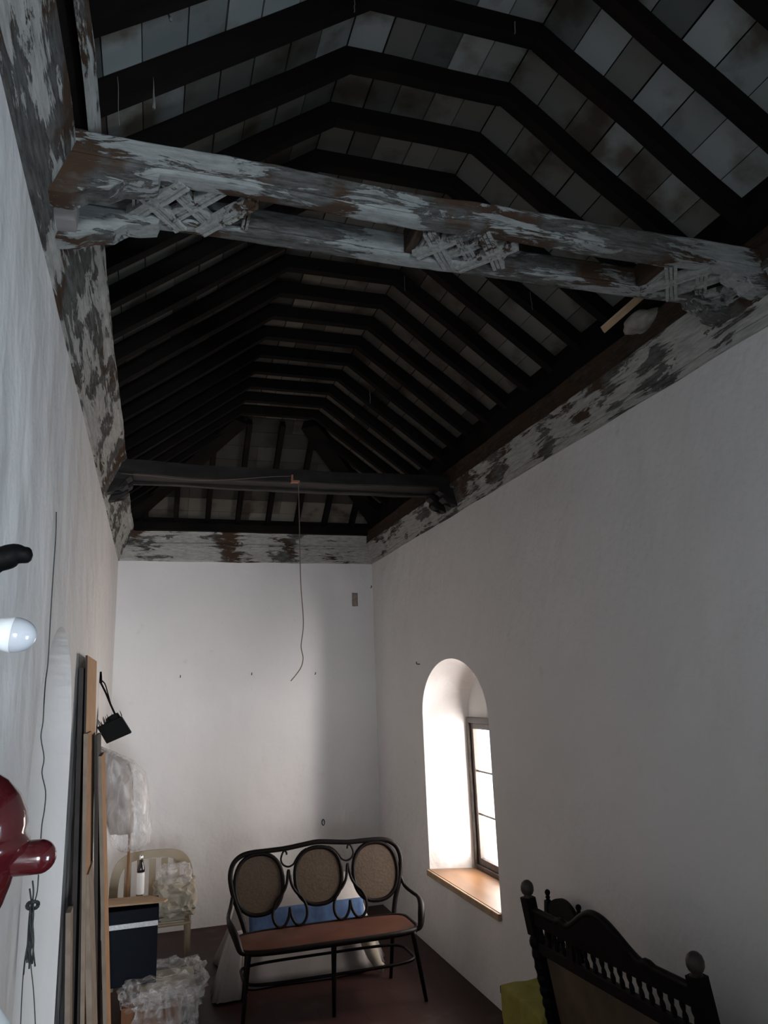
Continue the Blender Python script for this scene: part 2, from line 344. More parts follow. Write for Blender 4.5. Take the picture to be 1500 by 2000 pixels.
wall_f = obj('wall_front', box_bm(-1.0, 3.0, YF-0.5, YF, -0.05, 5.6), M_WALL)
cut(wall_f, [box_bm(-0.20, 1.0, YF-0.7, YF+0.2, 0.0, 2.6)])
structure(wall_f, 'white wall behind the camera with an open doorway', 'wall')
bm = box_bm(-1.0, 3.0, YF-1.2, YB+0.5, -0.12, 0.0); structure(obj('floor', bm, M_FLOOR), 'dark red-brown tiled floor', 'floor')

bm = box_bm(0.35, XR+0.02, 1.10, 1.25, -0.02, 1.36); structure(obj('wall_shade_blocker', bm, M_WALL), 'unseen low wall just in front of the camera, added to shade the lower end wall', 'wall')  # added out of view to shade the lower end wall, settee and floor
# window in view
def window(name, y0, y1, z0, z1, wy0, wy1, label):
    r = empty(name, (FX, (y0+y1)/2, z0)); structure(r, label, 'window')
    inv = Matrix.Translation(-Vector(r.location))
    bm = bmesh.new()
    box(bm, FX, FX+0.08, y0, y0+0.045, z0, z1, inv); box(bm, FX, FX+0.08, y1-0.045, y1, z0, z1, inv)
    box(bm, FX, FX+0.08, y0+0.045, y1-0.045, z1-0.05, z1, inv); box(bm, FX, FX+0.08, y0+0.045, y1-0.045, z0, z0+0.05, inv)
    obj('window_frame', bm, M_FRAME, r, bevel=0.004)
    ym = (y0+y1)/2
    for a, c in ((y0+0.047, ym-0.003), (ym+0.003, y1-0.047)):
        bm = bmesh.new(); s = 0.05; xa, xb = FX+0.02, FX+0.06; za, zb = z0+0.052, z1-0.052
        box(bm, xa, xb, a, a+s, za, zb, inv); box(bm, xa, xb, c-s, c, za, zb, inv)
        box(bm, xa, xb, a+s, c-s, za, za+s, inv); box(bm, xa, xb, a+s, c-s, zb-s, zb, inv)
        for k in (1, 2):
            zz = za+s+(zb-za-2*s)*k/3; box(bm, xa+0.012, xb-0.012, a+s, c-s, zz-0.007, zz+0.007, inv)
        f = obj('casement', bm, M_FRAME, r, bevel=0.003)
        bm = bmesh.new(); box(bm, xa+0.017, xa+0.021, a+s-0.004, c-s+0.004, za+s-0.004, zb-s+0.004, inv)
        obj('pane', bm, M_GLASS, f)
    bm = bmesh.new()
    P = [(XR-0.012, wy0+0.01, 0), (XR-0.012, wy1-0.01, 0), (FX-0.002, wy1-0.145, 0), (FX-0.002, wy0+0.145, 0)]
    prism(bm, [inv.to_3x3() @ Vector(p) + Vector((-r.location.x, -r.location.y, 0)) for p in P], (0, 0, -0.008), (0, 0, 0.012))
    s_ = obj('window_sill', bm, M_WOODSILL, r, bevel=0.003)
    bm = bmesh.new(); box(bm, XR-0.03, XR-0.001, wy0+0.0, wy1-0.0, WZ0-0.03, WZ0+0.018, inv)
    e_ = obj('sill_nosing', bm, M_WOODEDGE, s_, bevel=0.005); e_['label'] = 'pale front edge of the sill'
    return r
window('window_1', FY0, FY1, FZ0, FZ1, WY0, WY1, 'arched recess window with dark wooden frame and orange-brown sill')
window('window_2', -0.5, 0.6, FZ0, 2.0, -0.65, 0.75, 'second window of the right wall behind the camera')

# ------------------------------------------------------------------ friezes (painted wall plates)
def frieze(name, prof, y0, y1, mat, ny=60):
    """prof in (x, z), swept along y"""
    bm = bmesh.new(); rings = []
    for i in range(ny+1):
        y = y0+(y1-y0)*i/ny; ring = []
        for (x, z) in prof:
            p = Vector((x*3, y*2.2, z*3)); q = Vector((0, y*9, z*20))
            ring.append(bm.verts.new((x+noise.noise(p)*0.010+noise.noise(q)*0.003, y, z+noise.noise(p+Vector((7,7,7)))*0.008)))
        rings.append(ring)
    n = len(prof)
    for A, B in zip(rings, rings[1:]):
        for k in range(n): bm.faces.new((A[k], A[(k+1)%n], B[(k+1)%n], B[k]))
    bm.faces.new(rings[0]); bm.faces.new(rings[-1])
    o = obj(name, bm, mat); return structure(o)
def lean(t, d=0.0): return (XL+0.13*t-d, ZP+0.32*t)
def leanr(t, d=0.0): return (XR-0.09*t+d, ZP+0.32*t)
back = [(XL-0.25, ZF), (XL-0.25, ZP)]
pl = [(XL-0.02, ZP), (XL+0.012, ZP), (XL+0.016, ZP+0.03), lean(0.13, -0.004), lean(0.3), lean(0.5), lean(0.7), lean(0.88), lean(0.9, -0.012), lean(1.0, -0.012), (XL-0.02, ZF)] + back
pn = [(XL-0.02, ZP), (XL+0.012, ZP), (XL+0.016, ZP+0.03), lean(0.13, -0.004), lean(0.3), lean(0.5), lean(0.70), lean(0.79), (XL-0.24, ZP+0.79*0.32), (XL-0.30, ZP+0.79*0.32), (XL-0.30, ZP)]
pn2 = [lean(1.05, 0.004), lean(1.05, -0.010), lean(1.12, -0.013), lean(1.20, -0.010), lean(1.20, 0.006)]
o = frieze('trim_1', pl, 2.20, YB, M_FRZ_Y, 110); o['label'] = 'flaking white painted timber frieze along the top of the left wall'; o['category'] = 'frieze'
o = frieze('trim_8', pn2, YF, 2.20, M_FRZ_Y, 60); o['label'] = 'narrow upper rail over the black slot of the near left frieze'; o['category'] = 'rail'
pn3 = [lean(0.70, 0.045), lean(1.32, 0.035), lean(1.32, 0.05), lean(0.70, 0.06)]  # black backing added so the open slot reads as deep shade
o = frieze('trim_9', pn3, YF, 2.20, M_RAFTER, 40); o['label'] = 'added black backing that darkens the slot in the near left frieze'; o['category'] = 'board'
o = frieze('trim_2', pn, YF, 2.20, M_FRZ_Y, 60); o['label'] = 'near stretch of the left frieze with an open black slot under its top rail'; o['category'] = 'frieze'
pr = [(XR+0.02, ZP), (XR-0.012, ZP), (XR-0.016, ZP+0.03), leanr(0.12, -0.006), leanr(0.14), leanr(0.4), leanr(0.62), leanr(0.64, -0.012), leanr(0.72, -0.012), (XR+0.02, ZP+0.23), (XR+0.3, ZP+0.23), (XR+0.3, ZP)]
o = frieze('trim_3', pr, YF, YB, M_FRZ_Y, 140); o['label'] = 'flaking white painted timber frieze along the top of the right wall'; o['category'] = 'frieze'
pb = [(XR+0.02, ZP+0.232), (XR-0.066, ZP+0.232), (XR-0.068, ZP+0.32), (XR-0.075, ZP+0.36), (XR-0.06, ZP+0.375), (XR+0.06, ZP+0.375), (XR+0.2, ZP+0.3)]
o = frieze('trim_4', pb, YF, YB, M_BROWNB, 140); o['label'] = 'bare brown timber board above the right frieze'; o['category'] = 'cornice'
pd = [(XR-0.05, ZP+0.377), (XR-0.03, ZP+0.54), (XR-0.005, ZP+0.66), (XR+0.12, ZP+0.52), (XR+0.2, ZP+0.31), (XR+0.07, ZP+0.377)]
o = frieze('trim_7', pd, YF, YB, M_RAFTER, 60); o['label'] = 'black wall plate under the feet of the right-hand rafters'; o['category'] = 'beam'
# end frieze, swept along x
bm = bmesh.new(); prof = [(YB+0.02, ZP), (YB-0.012, ZP), (YB-0.018, ZP+0.02), (YB-0.02, ZP+0.16), (YB-0.045, ZP+0.165), (YB-0.045, ZP+0.19), (YB-0.028, ZP+0.195), (YB-0.05, ZP+0.30), (YB-0.06, ZP+0.32), (YB+0.02, ZP+0.32)]
rings = []
for i in range(61):
    x = XL-0.02+(XR-XL+0.04)*i/60
    rings.append([bm.verts.new((x, y+noise.noise(Vector((x*4, y*9, z*9)))*0.006, z+noise.noise(Vector((x*3, 5, z*3)))*0.008)) for y, z in prof])
for A, B in zip(rings, rings[1:]):
    for k in range(len(prof)): bm.faces.new((A[k], A[(k+1)%len(prof)], B[(k+1)%len(prof)], B[k]))
bm.faces.new(rings[0]); bm.faces.new(rings[-1])
structure(obj('trim_5', bm, M_FRZ_X), 'flaking white painted timber frieze across the end wall', 'frieze')
bm = bmesh.new(); box(bm, XL-0.1, XR+0.1, YB-0.13, YB+0.1, ZP+0.322, ZP+0.40); box(bm, XL-0.1, XR+0.1, YB-0.02, YB+0.1, ZP+0.40, ZP+0.52)
structure(obj('trim_6', bm, M_RAFTER), 'dark timber plate lying on the end frieze', 'beam')

# ------------------------------------------------------------------ roof
H, S_ = 0.088, 0.75
def plane_l(x): return ZK-S_*(KL-x)
def plane_r(x): return ZK-S_*(x-KR)
BKL, BKR = KL-H/3, KR+H/3                      # board-level kinks
bm = bmesh.new(); lay = bm.verts.layers.float_color.new('tone')
def strip(P0, P1, Q0, Q1, up, mul=1.0):
    """one board: quad P0,P1 (one end) Q0,Q1 (other end) given thickness along up"""
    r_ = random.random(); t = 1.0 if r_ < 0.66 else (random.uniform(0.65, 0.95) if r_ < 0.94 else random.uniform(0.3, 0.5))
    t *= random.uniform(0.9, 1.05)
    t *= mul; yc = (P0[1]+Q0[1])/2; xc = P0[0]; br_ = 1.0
    if yc > 2.35: t *= 0.50 if xc > KL-0.02 else 0.30; br_ = 0.93  # dim shade of the far roof put into board colour, deeper on left slope
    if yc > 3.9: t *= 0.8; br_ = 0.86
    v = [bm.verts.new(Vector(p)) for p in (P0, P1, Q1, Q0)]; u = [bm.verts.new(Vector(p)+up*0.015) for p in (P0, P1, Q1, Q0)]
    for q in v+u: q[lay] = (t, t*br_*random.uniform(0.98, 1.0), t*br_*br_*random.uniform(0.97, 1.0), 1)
    for f in ((v[0],v[1],v[2],v[3]), (u[3],u[2],u[1],u[0])): bm.faces.new(f)
    for i in range(4): bm.faces.new((v[i], v[(i+1)%4], u[(i+1)%4], u[i]))
def lay_boards(pa, pb, wdt, y0, y1, up):
    """boards running in y between the points pa and pb of the section (x,z)"""
    pa, pb = Vector((pa[0], 0, pa[1])), Vector((pb[0], 0, pb[1])); Ln = (pb-pa).length; d = (pb-pa)/Ln
    n = max(1, round(Ln/wdt)); e = [i/n*Ln+(random.uniform(-0.012, 0.012) if 0 < i < n else 0) for i in range(n+1)]
    for i in range(n):
        g = random.choice((0.0012, 0.002, 0.004)); s0, s1 = e[i]+g, e[i+1]-g
        k = -int((Y0-y0)/DY)-1-random.randint(0, 2); ya = y0
        while ya < y1:
            k += random.choice((1, 2, 2, 3)); yb = min(y1, Y0+k*DY-0.025)
            if yb <= ya: continue
            j = up*random.uniform(0, 0.004); P0, P1 = pa+d*s0+j, pa+d*s1+j
            strip(P0+Vector((0, ya+0.001, 0)), P1+Vector((0, ya+0.001, 0)), P0+Vector((0, yb-0.001, 0)), P1+Vector((0, yb-0.001, 0)), up); ya = yb
nl, nr = Vector((-0.6, 0, 0.8)), Vector((0.6, 0, 0.8))
XE = 1.36                                       # how far the slopes run out past the kinks
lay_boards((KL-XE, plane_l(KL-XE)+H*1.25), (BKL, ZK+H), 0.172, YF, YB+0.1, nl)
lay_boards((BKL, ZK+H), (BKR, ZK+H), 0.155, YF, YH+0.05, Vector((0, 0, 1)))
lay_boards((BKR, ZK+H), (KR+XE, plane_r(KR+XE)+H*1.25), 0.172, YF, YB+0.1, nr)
# hip end boards running in x
pa = Vector((0, YH+H/3, ZK+H)); d = Vector((0, 0.8, -0.6)); uph = Vector((0, 0.6, 0.8)); Ln = 1.6; n = 9
for i in range(n):
    s0, s1 = Ln*i/n+0.002, Ln*(i+1)/n-0.002; x0 = XL-0.3
    while x0 < XR+0.3:
        x1 = x0+random.choice((0.33, 0.66, 0.99)); P0, P1 = pa+d*s0, pa+d*s1
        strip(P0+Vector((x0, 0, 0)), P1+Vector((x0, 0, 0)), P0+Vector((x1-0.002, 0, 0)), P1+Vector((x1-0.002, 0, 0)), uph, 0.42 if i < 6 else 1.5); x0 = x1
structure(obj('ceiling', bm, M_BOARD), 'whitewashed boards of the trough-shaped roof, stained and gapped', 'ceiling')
# outer shell keeps daylight out
bm = bmesh.new(); o_ = 0.045
P = [(KL-XE-0.1, plane_l(KL-XE-0.1)+H*1.25+o_), (BKL-0.01, ZK+H+o_), (BKR+0.01, ZK+H+o_), (KR+XE+0.1, plane_r(KR+XE+0.1)+H*1.25+o_), (KR+XE+0.1, 5.3), (BKR, 5.7), (BKL, 5.7), (KL-XE-0.1, 5.3)]
prism(bm, [(x, 0, z) for x, z in P], (0, YF-0.5, 0), (0, YB+0.5, 0))
structure(obj('ceiling_underlay', bm, M_SHELL), 'dark roofing above the whitewashed boards', 'ceiling')
bm = bmesh.new(); prism(bm, [(0, YH+0.02, ZK+H+0.04), (0, YB+0.5, ZK+H+0.04-0.75*(YB+0.48-YH)), (0, YB+0.5, 5.3), (0, YH+0.02, 5.3)], (XL-0.3, 0, 0), (XR+0.3, 0, 0))
structure(obj('ceiling_end_underlay', bm, M_SHELL), 'dark roofing above the hipped end boards', 'ceiling')

RW = 0.058
def rafter_bm(side, xe=None, ph=0.0):
    """sloping rafter, section RW x H, its far edge on y=0; starts at the kink and runs down to x = xe"""
    bm = bmesh.new(); kx = KL if side < 0 else KR; pf = plane_l if side < 0 else plane_r
    if xe is None: xe = kx+side*1.30
    n = 12; rings = []
    nrm = Vector((side*0.6, 0, 0.8))
    for i in range(n+1):
        x = kx+(xe-kx)*i/n; wob = noise.noise(Vector((x*3, side*5+ph, 1)))*0.007; wz = noise.noise(Vector((x*2.5, side*9+ph, 4)))*0.006
        b0 = Vector((x, 0, pf(x)+wz)); 
        up = nrm*H if i else Vector((side/3, 0, 1))*H
        rings.append([bm.verts.new(b0+Vector((0, wob, 0))), bm.verts.new(b0+Vector((0, -RW+wob, 0))), bm.verts.new(b0+up+Vector((0, -RW+wob, 0))), bm.verts.new(b0+up+Vector((0, wob, 0)))])
    for A, B in zip(rings, rings[1:]):
        for k in range(4): bm.faces.new((A[k], A[(k+1)%4], B[(k+1)%4], B[k]))
    bm.faces.new(rings[0]); bm.faces.new(rings[-1]); return bm
def collar_bm(ph):
    bm = bmesh.new(); rings = []
    for i in range(9):
        t = i/8; x = KL+(KR-KL)*t; xt = BKL+(BKR-BKL)*t; wob = noise.noise(Vector((x*3, ph, 8)))*0.006
        rings.append([bm.verts.new((x, wob, ZK)), bm.verts.new((x, -RW+wob, ZK)), bm.verts.new((xt, -RW+wob, ZK+H)), bm.verts.new((xt, wob, ZK+H))])
    for A, B in zip(rings, rings[1:]):
        for k in range(4): bm.faces.new((A[k], A[(k+1)%4], B[(k+1)%4], B[k]))
    bm.faces.new(rings[0]); bm.faces.new(rings[-1]); return bm
ORD = ['first', 'second', 'third', 'fourth', 'fifth', 'sixth', 'seventh', 'eighth', 'ninth', 'tenth', 'eleventh', 'twelfth']
protos = []
for ph in (0.0, 3.3, 7.7):
    t = empty('roof_truss', (0, 0, 0))
    a = obj('rafter', rafter_bm(-1, ph=ph), M_RAFTER, t); b_ = obj('rafter', rafter_bm(1, ph=ph), M_RAFTER, t); c = obj('collar', collar_bm(ph), M_RAFTER, t)
    protos.append((t, [a, b_, c]))
used = [False]*3
for i, k in enumerate(range(-3, 15)):
    j = i % 3; t, ch = protos[j]
    if used[j]:
        t2 = t.copy(); COL.objects.link(t2)
        for q in ch:
            q2 = q.copy(); COL.objects.link(q2); q2.parent = t2
        t = t2
    used[j] = True
    t.location = (0, Y0+k*DY, 0)
    if k <= 5: lab = 'dark roof truss, %s down from the top, before the near flaking beam' % ORD[k+3]
    else: lab = 'dark roof truss, %s one beyond the near flaking beam' % ORD[k-6]
    tag(t, lab, 'roof truss', 'dark trusses of the trough roof')
# hip end: two hip rafters, jack rafters
for s, nm in ((-1, 'left'), (1, 'right')):
    kx = KL if s < 0 else KR; bm = bmesh.new(); a = Vector((kx, YH-0.05, ZK+0.03)); e_ = Vector((kx+s*1.17, YH+1.17, ZK-S_*1.17+0.03))
    bar(bm, a, e_, 0.20, 0.10, n=6); rough(bm, 0.006, 5)
    tag(obj('hip_rafter', bm, M_RAFTER), 'dark hip rafter running down to the %s end corner of the roof' % nm, 'rafter')
jn = 0
for x in (-0.12, 0.19, 0.521, 0.845, 1.176, 1.500, 1.82, 2.14):
    ov = max(0, KL-x, x-KR); y1 = YH+ov; y2 = YB-0.06
    if y2-y1 < 0.1: continue
    bm = bmesh.new(); a = Vector((x, y1, ZK-S_*(y1-YH))); e_ = Vector((x, y2, ZK-S_*(y2-YH))); off = uph*(H/2)
    bar(bm, a+off, e_+off, 0.05, H, up=(0, 0.6, 0.8), n=6); rough(bm, 0.004, 6)
    tag(obj('jack_rafter', bm, M_RAFTER), 'dark short rafter of the hipped end, %s from the left' % ORD[jn], 'rafter', 'jack rafters of the hipped end'); jn += 1
for s, nm in ((-1, 'left'), (1, 'right')):
    for i, y in enumerate((Y0+15*DY, Y0+16*DY, Y0+17*DY)):
        kx = KL if s < 0 else KR; xh = kx+s*(y-YH); xe = kx+s*1.30
        bm = bmesh.new(); pf = plane_l if s < 0 else plane_r; nn = nl if s < 0 else nr
        bar(bm, Vector((xh, y-0.025, pf(xh)))+nn*(H/2), Vector((xe, y-0.025, pf(xe)))+nn*(H/2), RW, H, up=nn, n=4)
        tag(obj('jack_rafter', bm, M_RAFTER), 'dark short rafter of the %s slope next to the hip, %s away from the trusses' % (nm, ORD[i]), 'rafter', 'jack rafters of the side slopes')

# ------------------------------------------------------------------ near double tie beam
TY0, TY1, TY2, TY3, TZ0, TZ1 = 2.09, 2.155, 2.33, 2.40, 3.80, 3.905
def tie_bm(y0, y1, x0=XL-0.02, x1=XR+0.05, z0=TZ0, z1=TZ1, sag=0.012, lip=True, ph=0):
    bm = bmesh.new(); rings = []; n = 70
    for i in range(n+1):
        x = x0+(x1-x0)*i/n; t = i/n; s = -sag*math.sin(PI*t)
        if lip: P = [(y0, z0+0.028), (y0+0.004, z0+0.022), (y0-0.003, z0+0.014), (y0+0.002, z0+0.002), (y0+0.012, z0), (y1-0.012, z0), (y1-0.002, z0+0.003), (y1, z0+0.03), (y1, z1), (y0+0.006, z1), (y0, z1-0.008)]
        else: P = [(y0, z0+0.008), (y0+0.008, z0), (y1-0.008, z0), (y1, z0+0.008), (y1, z1), (y0, z1)]
        rings.append([bm.verts.new((x, y+noise.noise(Vector((x*2, y*4+ph, 2)))*0.012+noise.noise(Vector((x*14, y*30, z*30)))*0.003, z+s+noise.noise(Vector((x*2.2, y*3+ph, 9)))*0.010+noise.noise(Vector((x*13, y*30, z*30+5)))*0.003)) for y, z in P])
    n2 = len(P)
    for A, B in zip(rings, rings[1:]):
        for k in range(n2): bm.faces.new((A[k], A[(k+1)%n2], B[(k+1)%n2], B[k]))
    bm.faces.new(rings[0]); bm.faces.new(rings[-1]); return bm
tie = empty('tie_beam', (1.0, 2.245, 3.8))
def ch(name, bm, mat, parent, **k):
    """child whose mesh is written in world coordinates"""
    base = Vector(parent.location); 
    if parent.parent: base = base+Vector(parent.parent.location)
    for v in bm.verts: v.co -= base
    return obj(name, bm, mat, parent, **k)
o = ch('beam', tie_bm(TY0, TY1, ph=0), M_TIE, tie); o['label'] = 'nearer of the paired beams'
o = ch('beam', tie_bm(TY2, TY3, ph=4), M_TIE, tie); o['label'] = 'farther of the paired beams'
def lattice_bm(x0, x1, y0, y1, seed, drop=()):
    """interlaced grooved bars crossing at about 50 degrees, cut to the panel"""
    rnd = random.Random(seed); bm = bmesh.new(); W = x1-x0; D = y1-y0; k = 0
    def clip(p, d):
        t0, t1 = -9, 9
        for a, lo, hi in ((0, x0, x1), (1, y0, y1)):
            if abs(d[a]) < 1e-6: continue
            ta, tb = (lo-p[a])/d[a], (hi-p[a])/d[a]
            if ta > tb: ta, tb = tb, ta
            t0, t1 = max(t0, ta), min(t1, tb)
        return t0, t1
    for sgn in (1, -1):
        for i in (-1, 0, 1):
            k += 1
            if k in drop: continue
            c = (x0+W/2+i*W*0.33, (y0+y1)/2); d = (0.62*sgn, 0.78); t0, t1 = clip(c, d)
            z = TZ0+0.008+(0.010 if (i+sgn) % 2 else -0.004)
            s = (-d[1], d[0])
            for g in (-0.0165, 0, 0.0165):
                a = Vector((c[0]+d[0]*t0+s[0]*g, c[1]+d[1]*t0+s[1]*g, z-(0.004 if g else 0))); b2 = Vector((c[0]+d[0]*t1+s[0]*g, c[1]+d[1]*t1+s[1]*g, z-(0.004 if g else 0)))
                bar(bm, a, b2, 0.0135, 0.034, n=8)
    for y in (y0+0.008, y1-0.008):
        bar(bm, (x0+0.01, y, TZ0+0.01), (x1-0.01, y, TZ0+0.01), 0.012, 0.03, n=8)
    for x in (x0+0.006, x1-0.006):
        for g in (0, 0.014): bar(bm, (x+(g if x < (x0+x1)/2 else -g), y0+0.02, TZ0+0.012), (x+(g if x < (x0+x1)/2 else -g), y1-0.02, TZ0+0.012), 0.009, 0.028, n=4)
    rough(bm, 0.0035, 12, seed=seed); return bm
for x0, x1, sd, lab, dr in ((-0.12, 0.27, 1, 'crumbling carved lattice at the left end', (3,)), (0.90, 1.25, 2, 'carved lattice in the middle', ()), (1.92, 2.38, 3, 'carved lattice at the right end', ())):
    o = ch('lattice_panel', lattice_bm(x0, x1, TY0+0.035, TY3-0.03, sd, dr), M_LACE, tie); o['label'] = lab
# end blocks closing the gap beside each lattice
bm = bmesh.new()
for x in (0.875, 1.905): bar(bm, (x, TY1, TZ0+0.05), (x, TY2, TZ0+0.05), 0.03, 0.09, n=3)
rough(bm, 0.004, 9); ch('spacer_block', bm, M_BROWNB, tie)
def corbel_bm(y0, y1, side, x_wall, L_=0.36, z0=3.665, z1=3.80):
    """bracket with a stepped, curved underside"""
    P = [(0, z1), (L_, z1), (L_*0.98, z1-0.03), (L_*0.82, z1-0.045), (L_*0.72, z1-0.05), (L_*0.6, z1-0.085), (L_*0.42, z1-0.095), (L_*0.3, z0+0.01), (0.0, z0)]
    bm = bmesh.new(); prism(bm, [(x_wall+side*(x-0.03), 0, z) for x, z in P], (0, y0, 0), (0, y1, 0))
    bmesh.ops.triangulate(bm, faces=[f for f in bm.faces if len(f.verts) > 4]); rough(bm, 0.010, 9, cuts=2); return bm
for y0, y1 in ((TY0+0.0, TY1+0.02), (TY2-0.01, TY3)):
    o = ch('corbel', corbel_bm(y0, y1, 1, XL+0.02), M_TIE, tie); o['label'] = 'corbel on the left wall'
    o = ch('corbel', corbel_bm(y0, y1, -1, XR, L_=0.25, z0=3.70), M_TIE, tie); o['label'] = 'corbel on the right wall'
bm = bmesh.new(); box(bm, XL+0.01, XL+0.09, TY1+0.01, TY2-0.0, 3.69, 3.86); rough(bm, 0.012, 9, cuts=3)
o = ch('plaster_patch', bm, M_SHEET, tie); o['label'] = 'pale plaster lump between the beams at the left wall'
tag(tie, 'near double tie beam with flaking white paint and three carved lattices', 'beam')

# far double tie beam
tie2 = empty('tie_beam', (1.0, 5.63, 3.8))
ch('beam', tie_bm(5.47, 5.535, ph=2, lip=False), M_BLACKB, tie2)['label'] = 'nearer of the paired black beams'
ch('beam', tie_bm(5.725, 5.79, ph=6, lip=False), M_BLACKB, tie2)['label'] = 'farther of the paired black beams'
bm = bmesh.new(); box(bm, XL, XR, 5.53, 5.73, 3.812, 3.83); rough(bm, 0.003, 5); ch('soffit_board', bm, M_BLACKB, tie2)
for s, xw, nm in ((1, XL+0.02, 'left'), (-1, XR, 'right')):
    for y0, y1 in ((5.46, 5.56), (5.70, 5.80)):
        bm = bmesh.new(); P = [(0, 3.80), (0.20, 3.80), (0.20, 3.77), (0.165, 3.745), (0.175, 3.71), (0.14, 3.68), (0.09, 3.69), (0.06, 3.655), (0, 3.64)]
        prism(bm, [(xw+s*(x-0.03), 0, z) for x, z in P], (0, y0, 0), (0, y1, 0)); bmesh.ops.triangulate(bm, faces=[f for f in bm.faces if len(f.verts) > 4]); rough(bm, 0.008, 14, cuts=2)
        ch('corbel', bm, M_BLACKB, tie2)['label'] = 'scrolled black corbel on the %s wall' % nm
tag(tie2, 'far plain black double tie beam near the end wall', 'beam')

# loose things in the roof
bm = bmesh.new(); a = at(1177, 645, 1, 2.62); b2 = at(1262, 570, 1, 2.47)
bar(bm, a, b2, 0.012, 0.048, up=(0.3, -0.8, 0.5), n=3); rough(bm, 0.001, 5)
tag(obj('loose_slat', bm, M_STICK), 'short pale pine slat poking out behind the right end of the near tie beam', 'slat')
def lump(name, c, r, mat, label, cat, sub=3, amp=0.35, sc_=(1, 1, 1), freq=1.0, group=None, smooth=True):
    bm = bmesh.new(); bmesh.ops.create_icosphere(bm, subdivisions=sub, radius=1.0)
    for v in bm.verts:
        n_ = v.co.normalized(); k = 1+amp*noise.noise(n_*1.6*freq+Vector(c)*3)+amp*0.4*noise.noise(n_*5*freq+Vector(c))
        v.co = Vector((n_.x*k*r*sc_[0], n_.y*k*r*sc_[1], n_.z*k*r*sc_[2]))+Vector(c)
    o = obj(name, bm, mat, smooth=smooth); return tag(o, label, cat, group)
c = at(1232, 625, 1, 2.78)
lump('mortar_lump', (2.30, 2.84, 3.955), 0.075, M_RUBBLE, 'lump of broken mortar lying on the right cornice beside the pale slat', 'rubble', sc_=(0.8, 1.5, 0.7))
lump('mortar_lump', (2.33, 2.58, 3.985), 0.05, M_RUBBLE, 'smaller broken mortar piece close behind the tie beam at the right cornice', 'rubble', sc_=(0.8, 1.2, 0.8))
def web(px0, py0, px1, py1, y, r, label, name='cobweb'):
    a, b3 = at(px0, py0, 1, y), at(px1, py1, 1, y); bm = bmesh.new()
    pts = [a.lerp(b3, i/6)+Vector((random.uniform(-1, 1)*0.002, 0, 0)) for i in range(7)]
    tube(bm, pts, [0.0006+r*((i/6)**1.5) for i in range(7)] if r > 0.003 else [r]*7, 6)
    tag(obj(name, bm, M_WEB, smooth=True), label, 'cobweb', 'dusty cobwebs hanging from the rafters')
web(299, 150, 301, 212, 2.18, 0.006, 'dusty teardrop cobweb hanging from a rafter at the upper left')
web(230, 150, 233, 245, 2.12, 0.0012, 'thin cobweb strand hanging left of the teardrop one at the upper left')
web(325, 5, 333, 40, 1.95, 0.005, 'dusty cobweb at the top left edge of the picture')
web(693, 0, 692, 24, 2.15, 0.0018, 'short cobweb strand hanging by the top left roof kink')
web(1005, 42, 1006, 66, 2.17, 0.003, 'short cobweb hanging by the top right roof kink')
web(722, 762, 723, 788, 4.8, 0.002, 'cobweb strand hanging in the middle of the far right slope')
web(790, 538, 791, 568, 4.0, 0.0015, 'cobweb strand hanging just below the middle carved lattice')
web(1035, 570, 1040, 605, 3.0, 0.0015, 'cobweb strand below the near tie beam, right of its middle')

# ------------------------------------------------------------------ wires and wall bits
bm = bmesh.new(); Yw = 5.44
pts = [at(px, py, 1, Yw) for px, py in ((583, 943), (584, 990), (585, 1040), (586, 1090), (588, 1150), (592, 1200), (592, 1230), (588, 1262), (592, 1285), (588, 1303), (578, 1318), (568, 1330))]
hw = empty('hanging_wire', at(583, 943, 1, Yw))
ch('wire', (tube(bm, smooth_path(pts, 4), 0.0035, 6), bm)[1], M_WIRE, hw, smooth=True)
bm = bmesh.new(); p = at(580, 940, 1, Yw); box(bm, p.x-0.035, p.x+0.02, Yw-0.006, 5.475, p.z-0.008, p.z+0.006); box(bm, p.x-0.045, p.x-0.03, Yw-0.004, 5.475, p.z-0.01, p.z+0.05)
ch('wall_fitting', bm, M_COPPER, hw)
tag(hw, 'thin brown wire dangling from the far black tie beam', 'wire')
bm = bmesh.new(); pts = [at(px, py, 1, 5.455) for px, py in ((236, 925), (300, 930), (380, 938), (460, 936), (530, 931), (570, 930))]
tube(bm, smooth_path(pts, 4), 0.0025, 6); tag(obj('cable', bm, M_WIRE, smooth=True), 'slack cable strung along the face of the far black tie beam', 'cable')
# wire down the left wall, with its tangle
lw = empty('wall_cable', (XL+0.01, 3.0, 3.0)); bm = bmesh.new()
pts = [at(px, py, 0, XL+0.008) for px, py in ((110, 1000), (109, 1045), (104, 1120), (99, 1200), (94, 1290), (89, 1330))]
yy = pts[-1].y
pts += [at(px, py, 1, 2.86) for px, py in ((86, 1372), (84, 1410), (80, 1440), (86, 1480), (82, 1510), (89, 1545), (87, 1580), (82, 1610), (79, 1650), (76, 1690), (73, 1740), (66, 1765))]
tube(bm, smooth_path(pts, 4), 0.0022, 6)
pts = [at(px, py, 1, 2.86) for px, py in ((63, 1775), (58, 1830), (47, 1890), (43, 1940), (40, 2010), (38, 2080))]; tube(bm, smooth_path(pts, 4), 0.0018, 6)
pts = [at(px, py, 1, 2.87) for px, py in ((63, 1775), (62, 1830), (60, 1880), (65, 1930), (69, 2000), (70, 2080))]; tube(bm, smooth_path(pts, 4), 0.0018, 6)
ch('wire', bm, M_BWIRE, lw, smooth=True)
bm = bmesh.new(); rnd = random.Random(5)
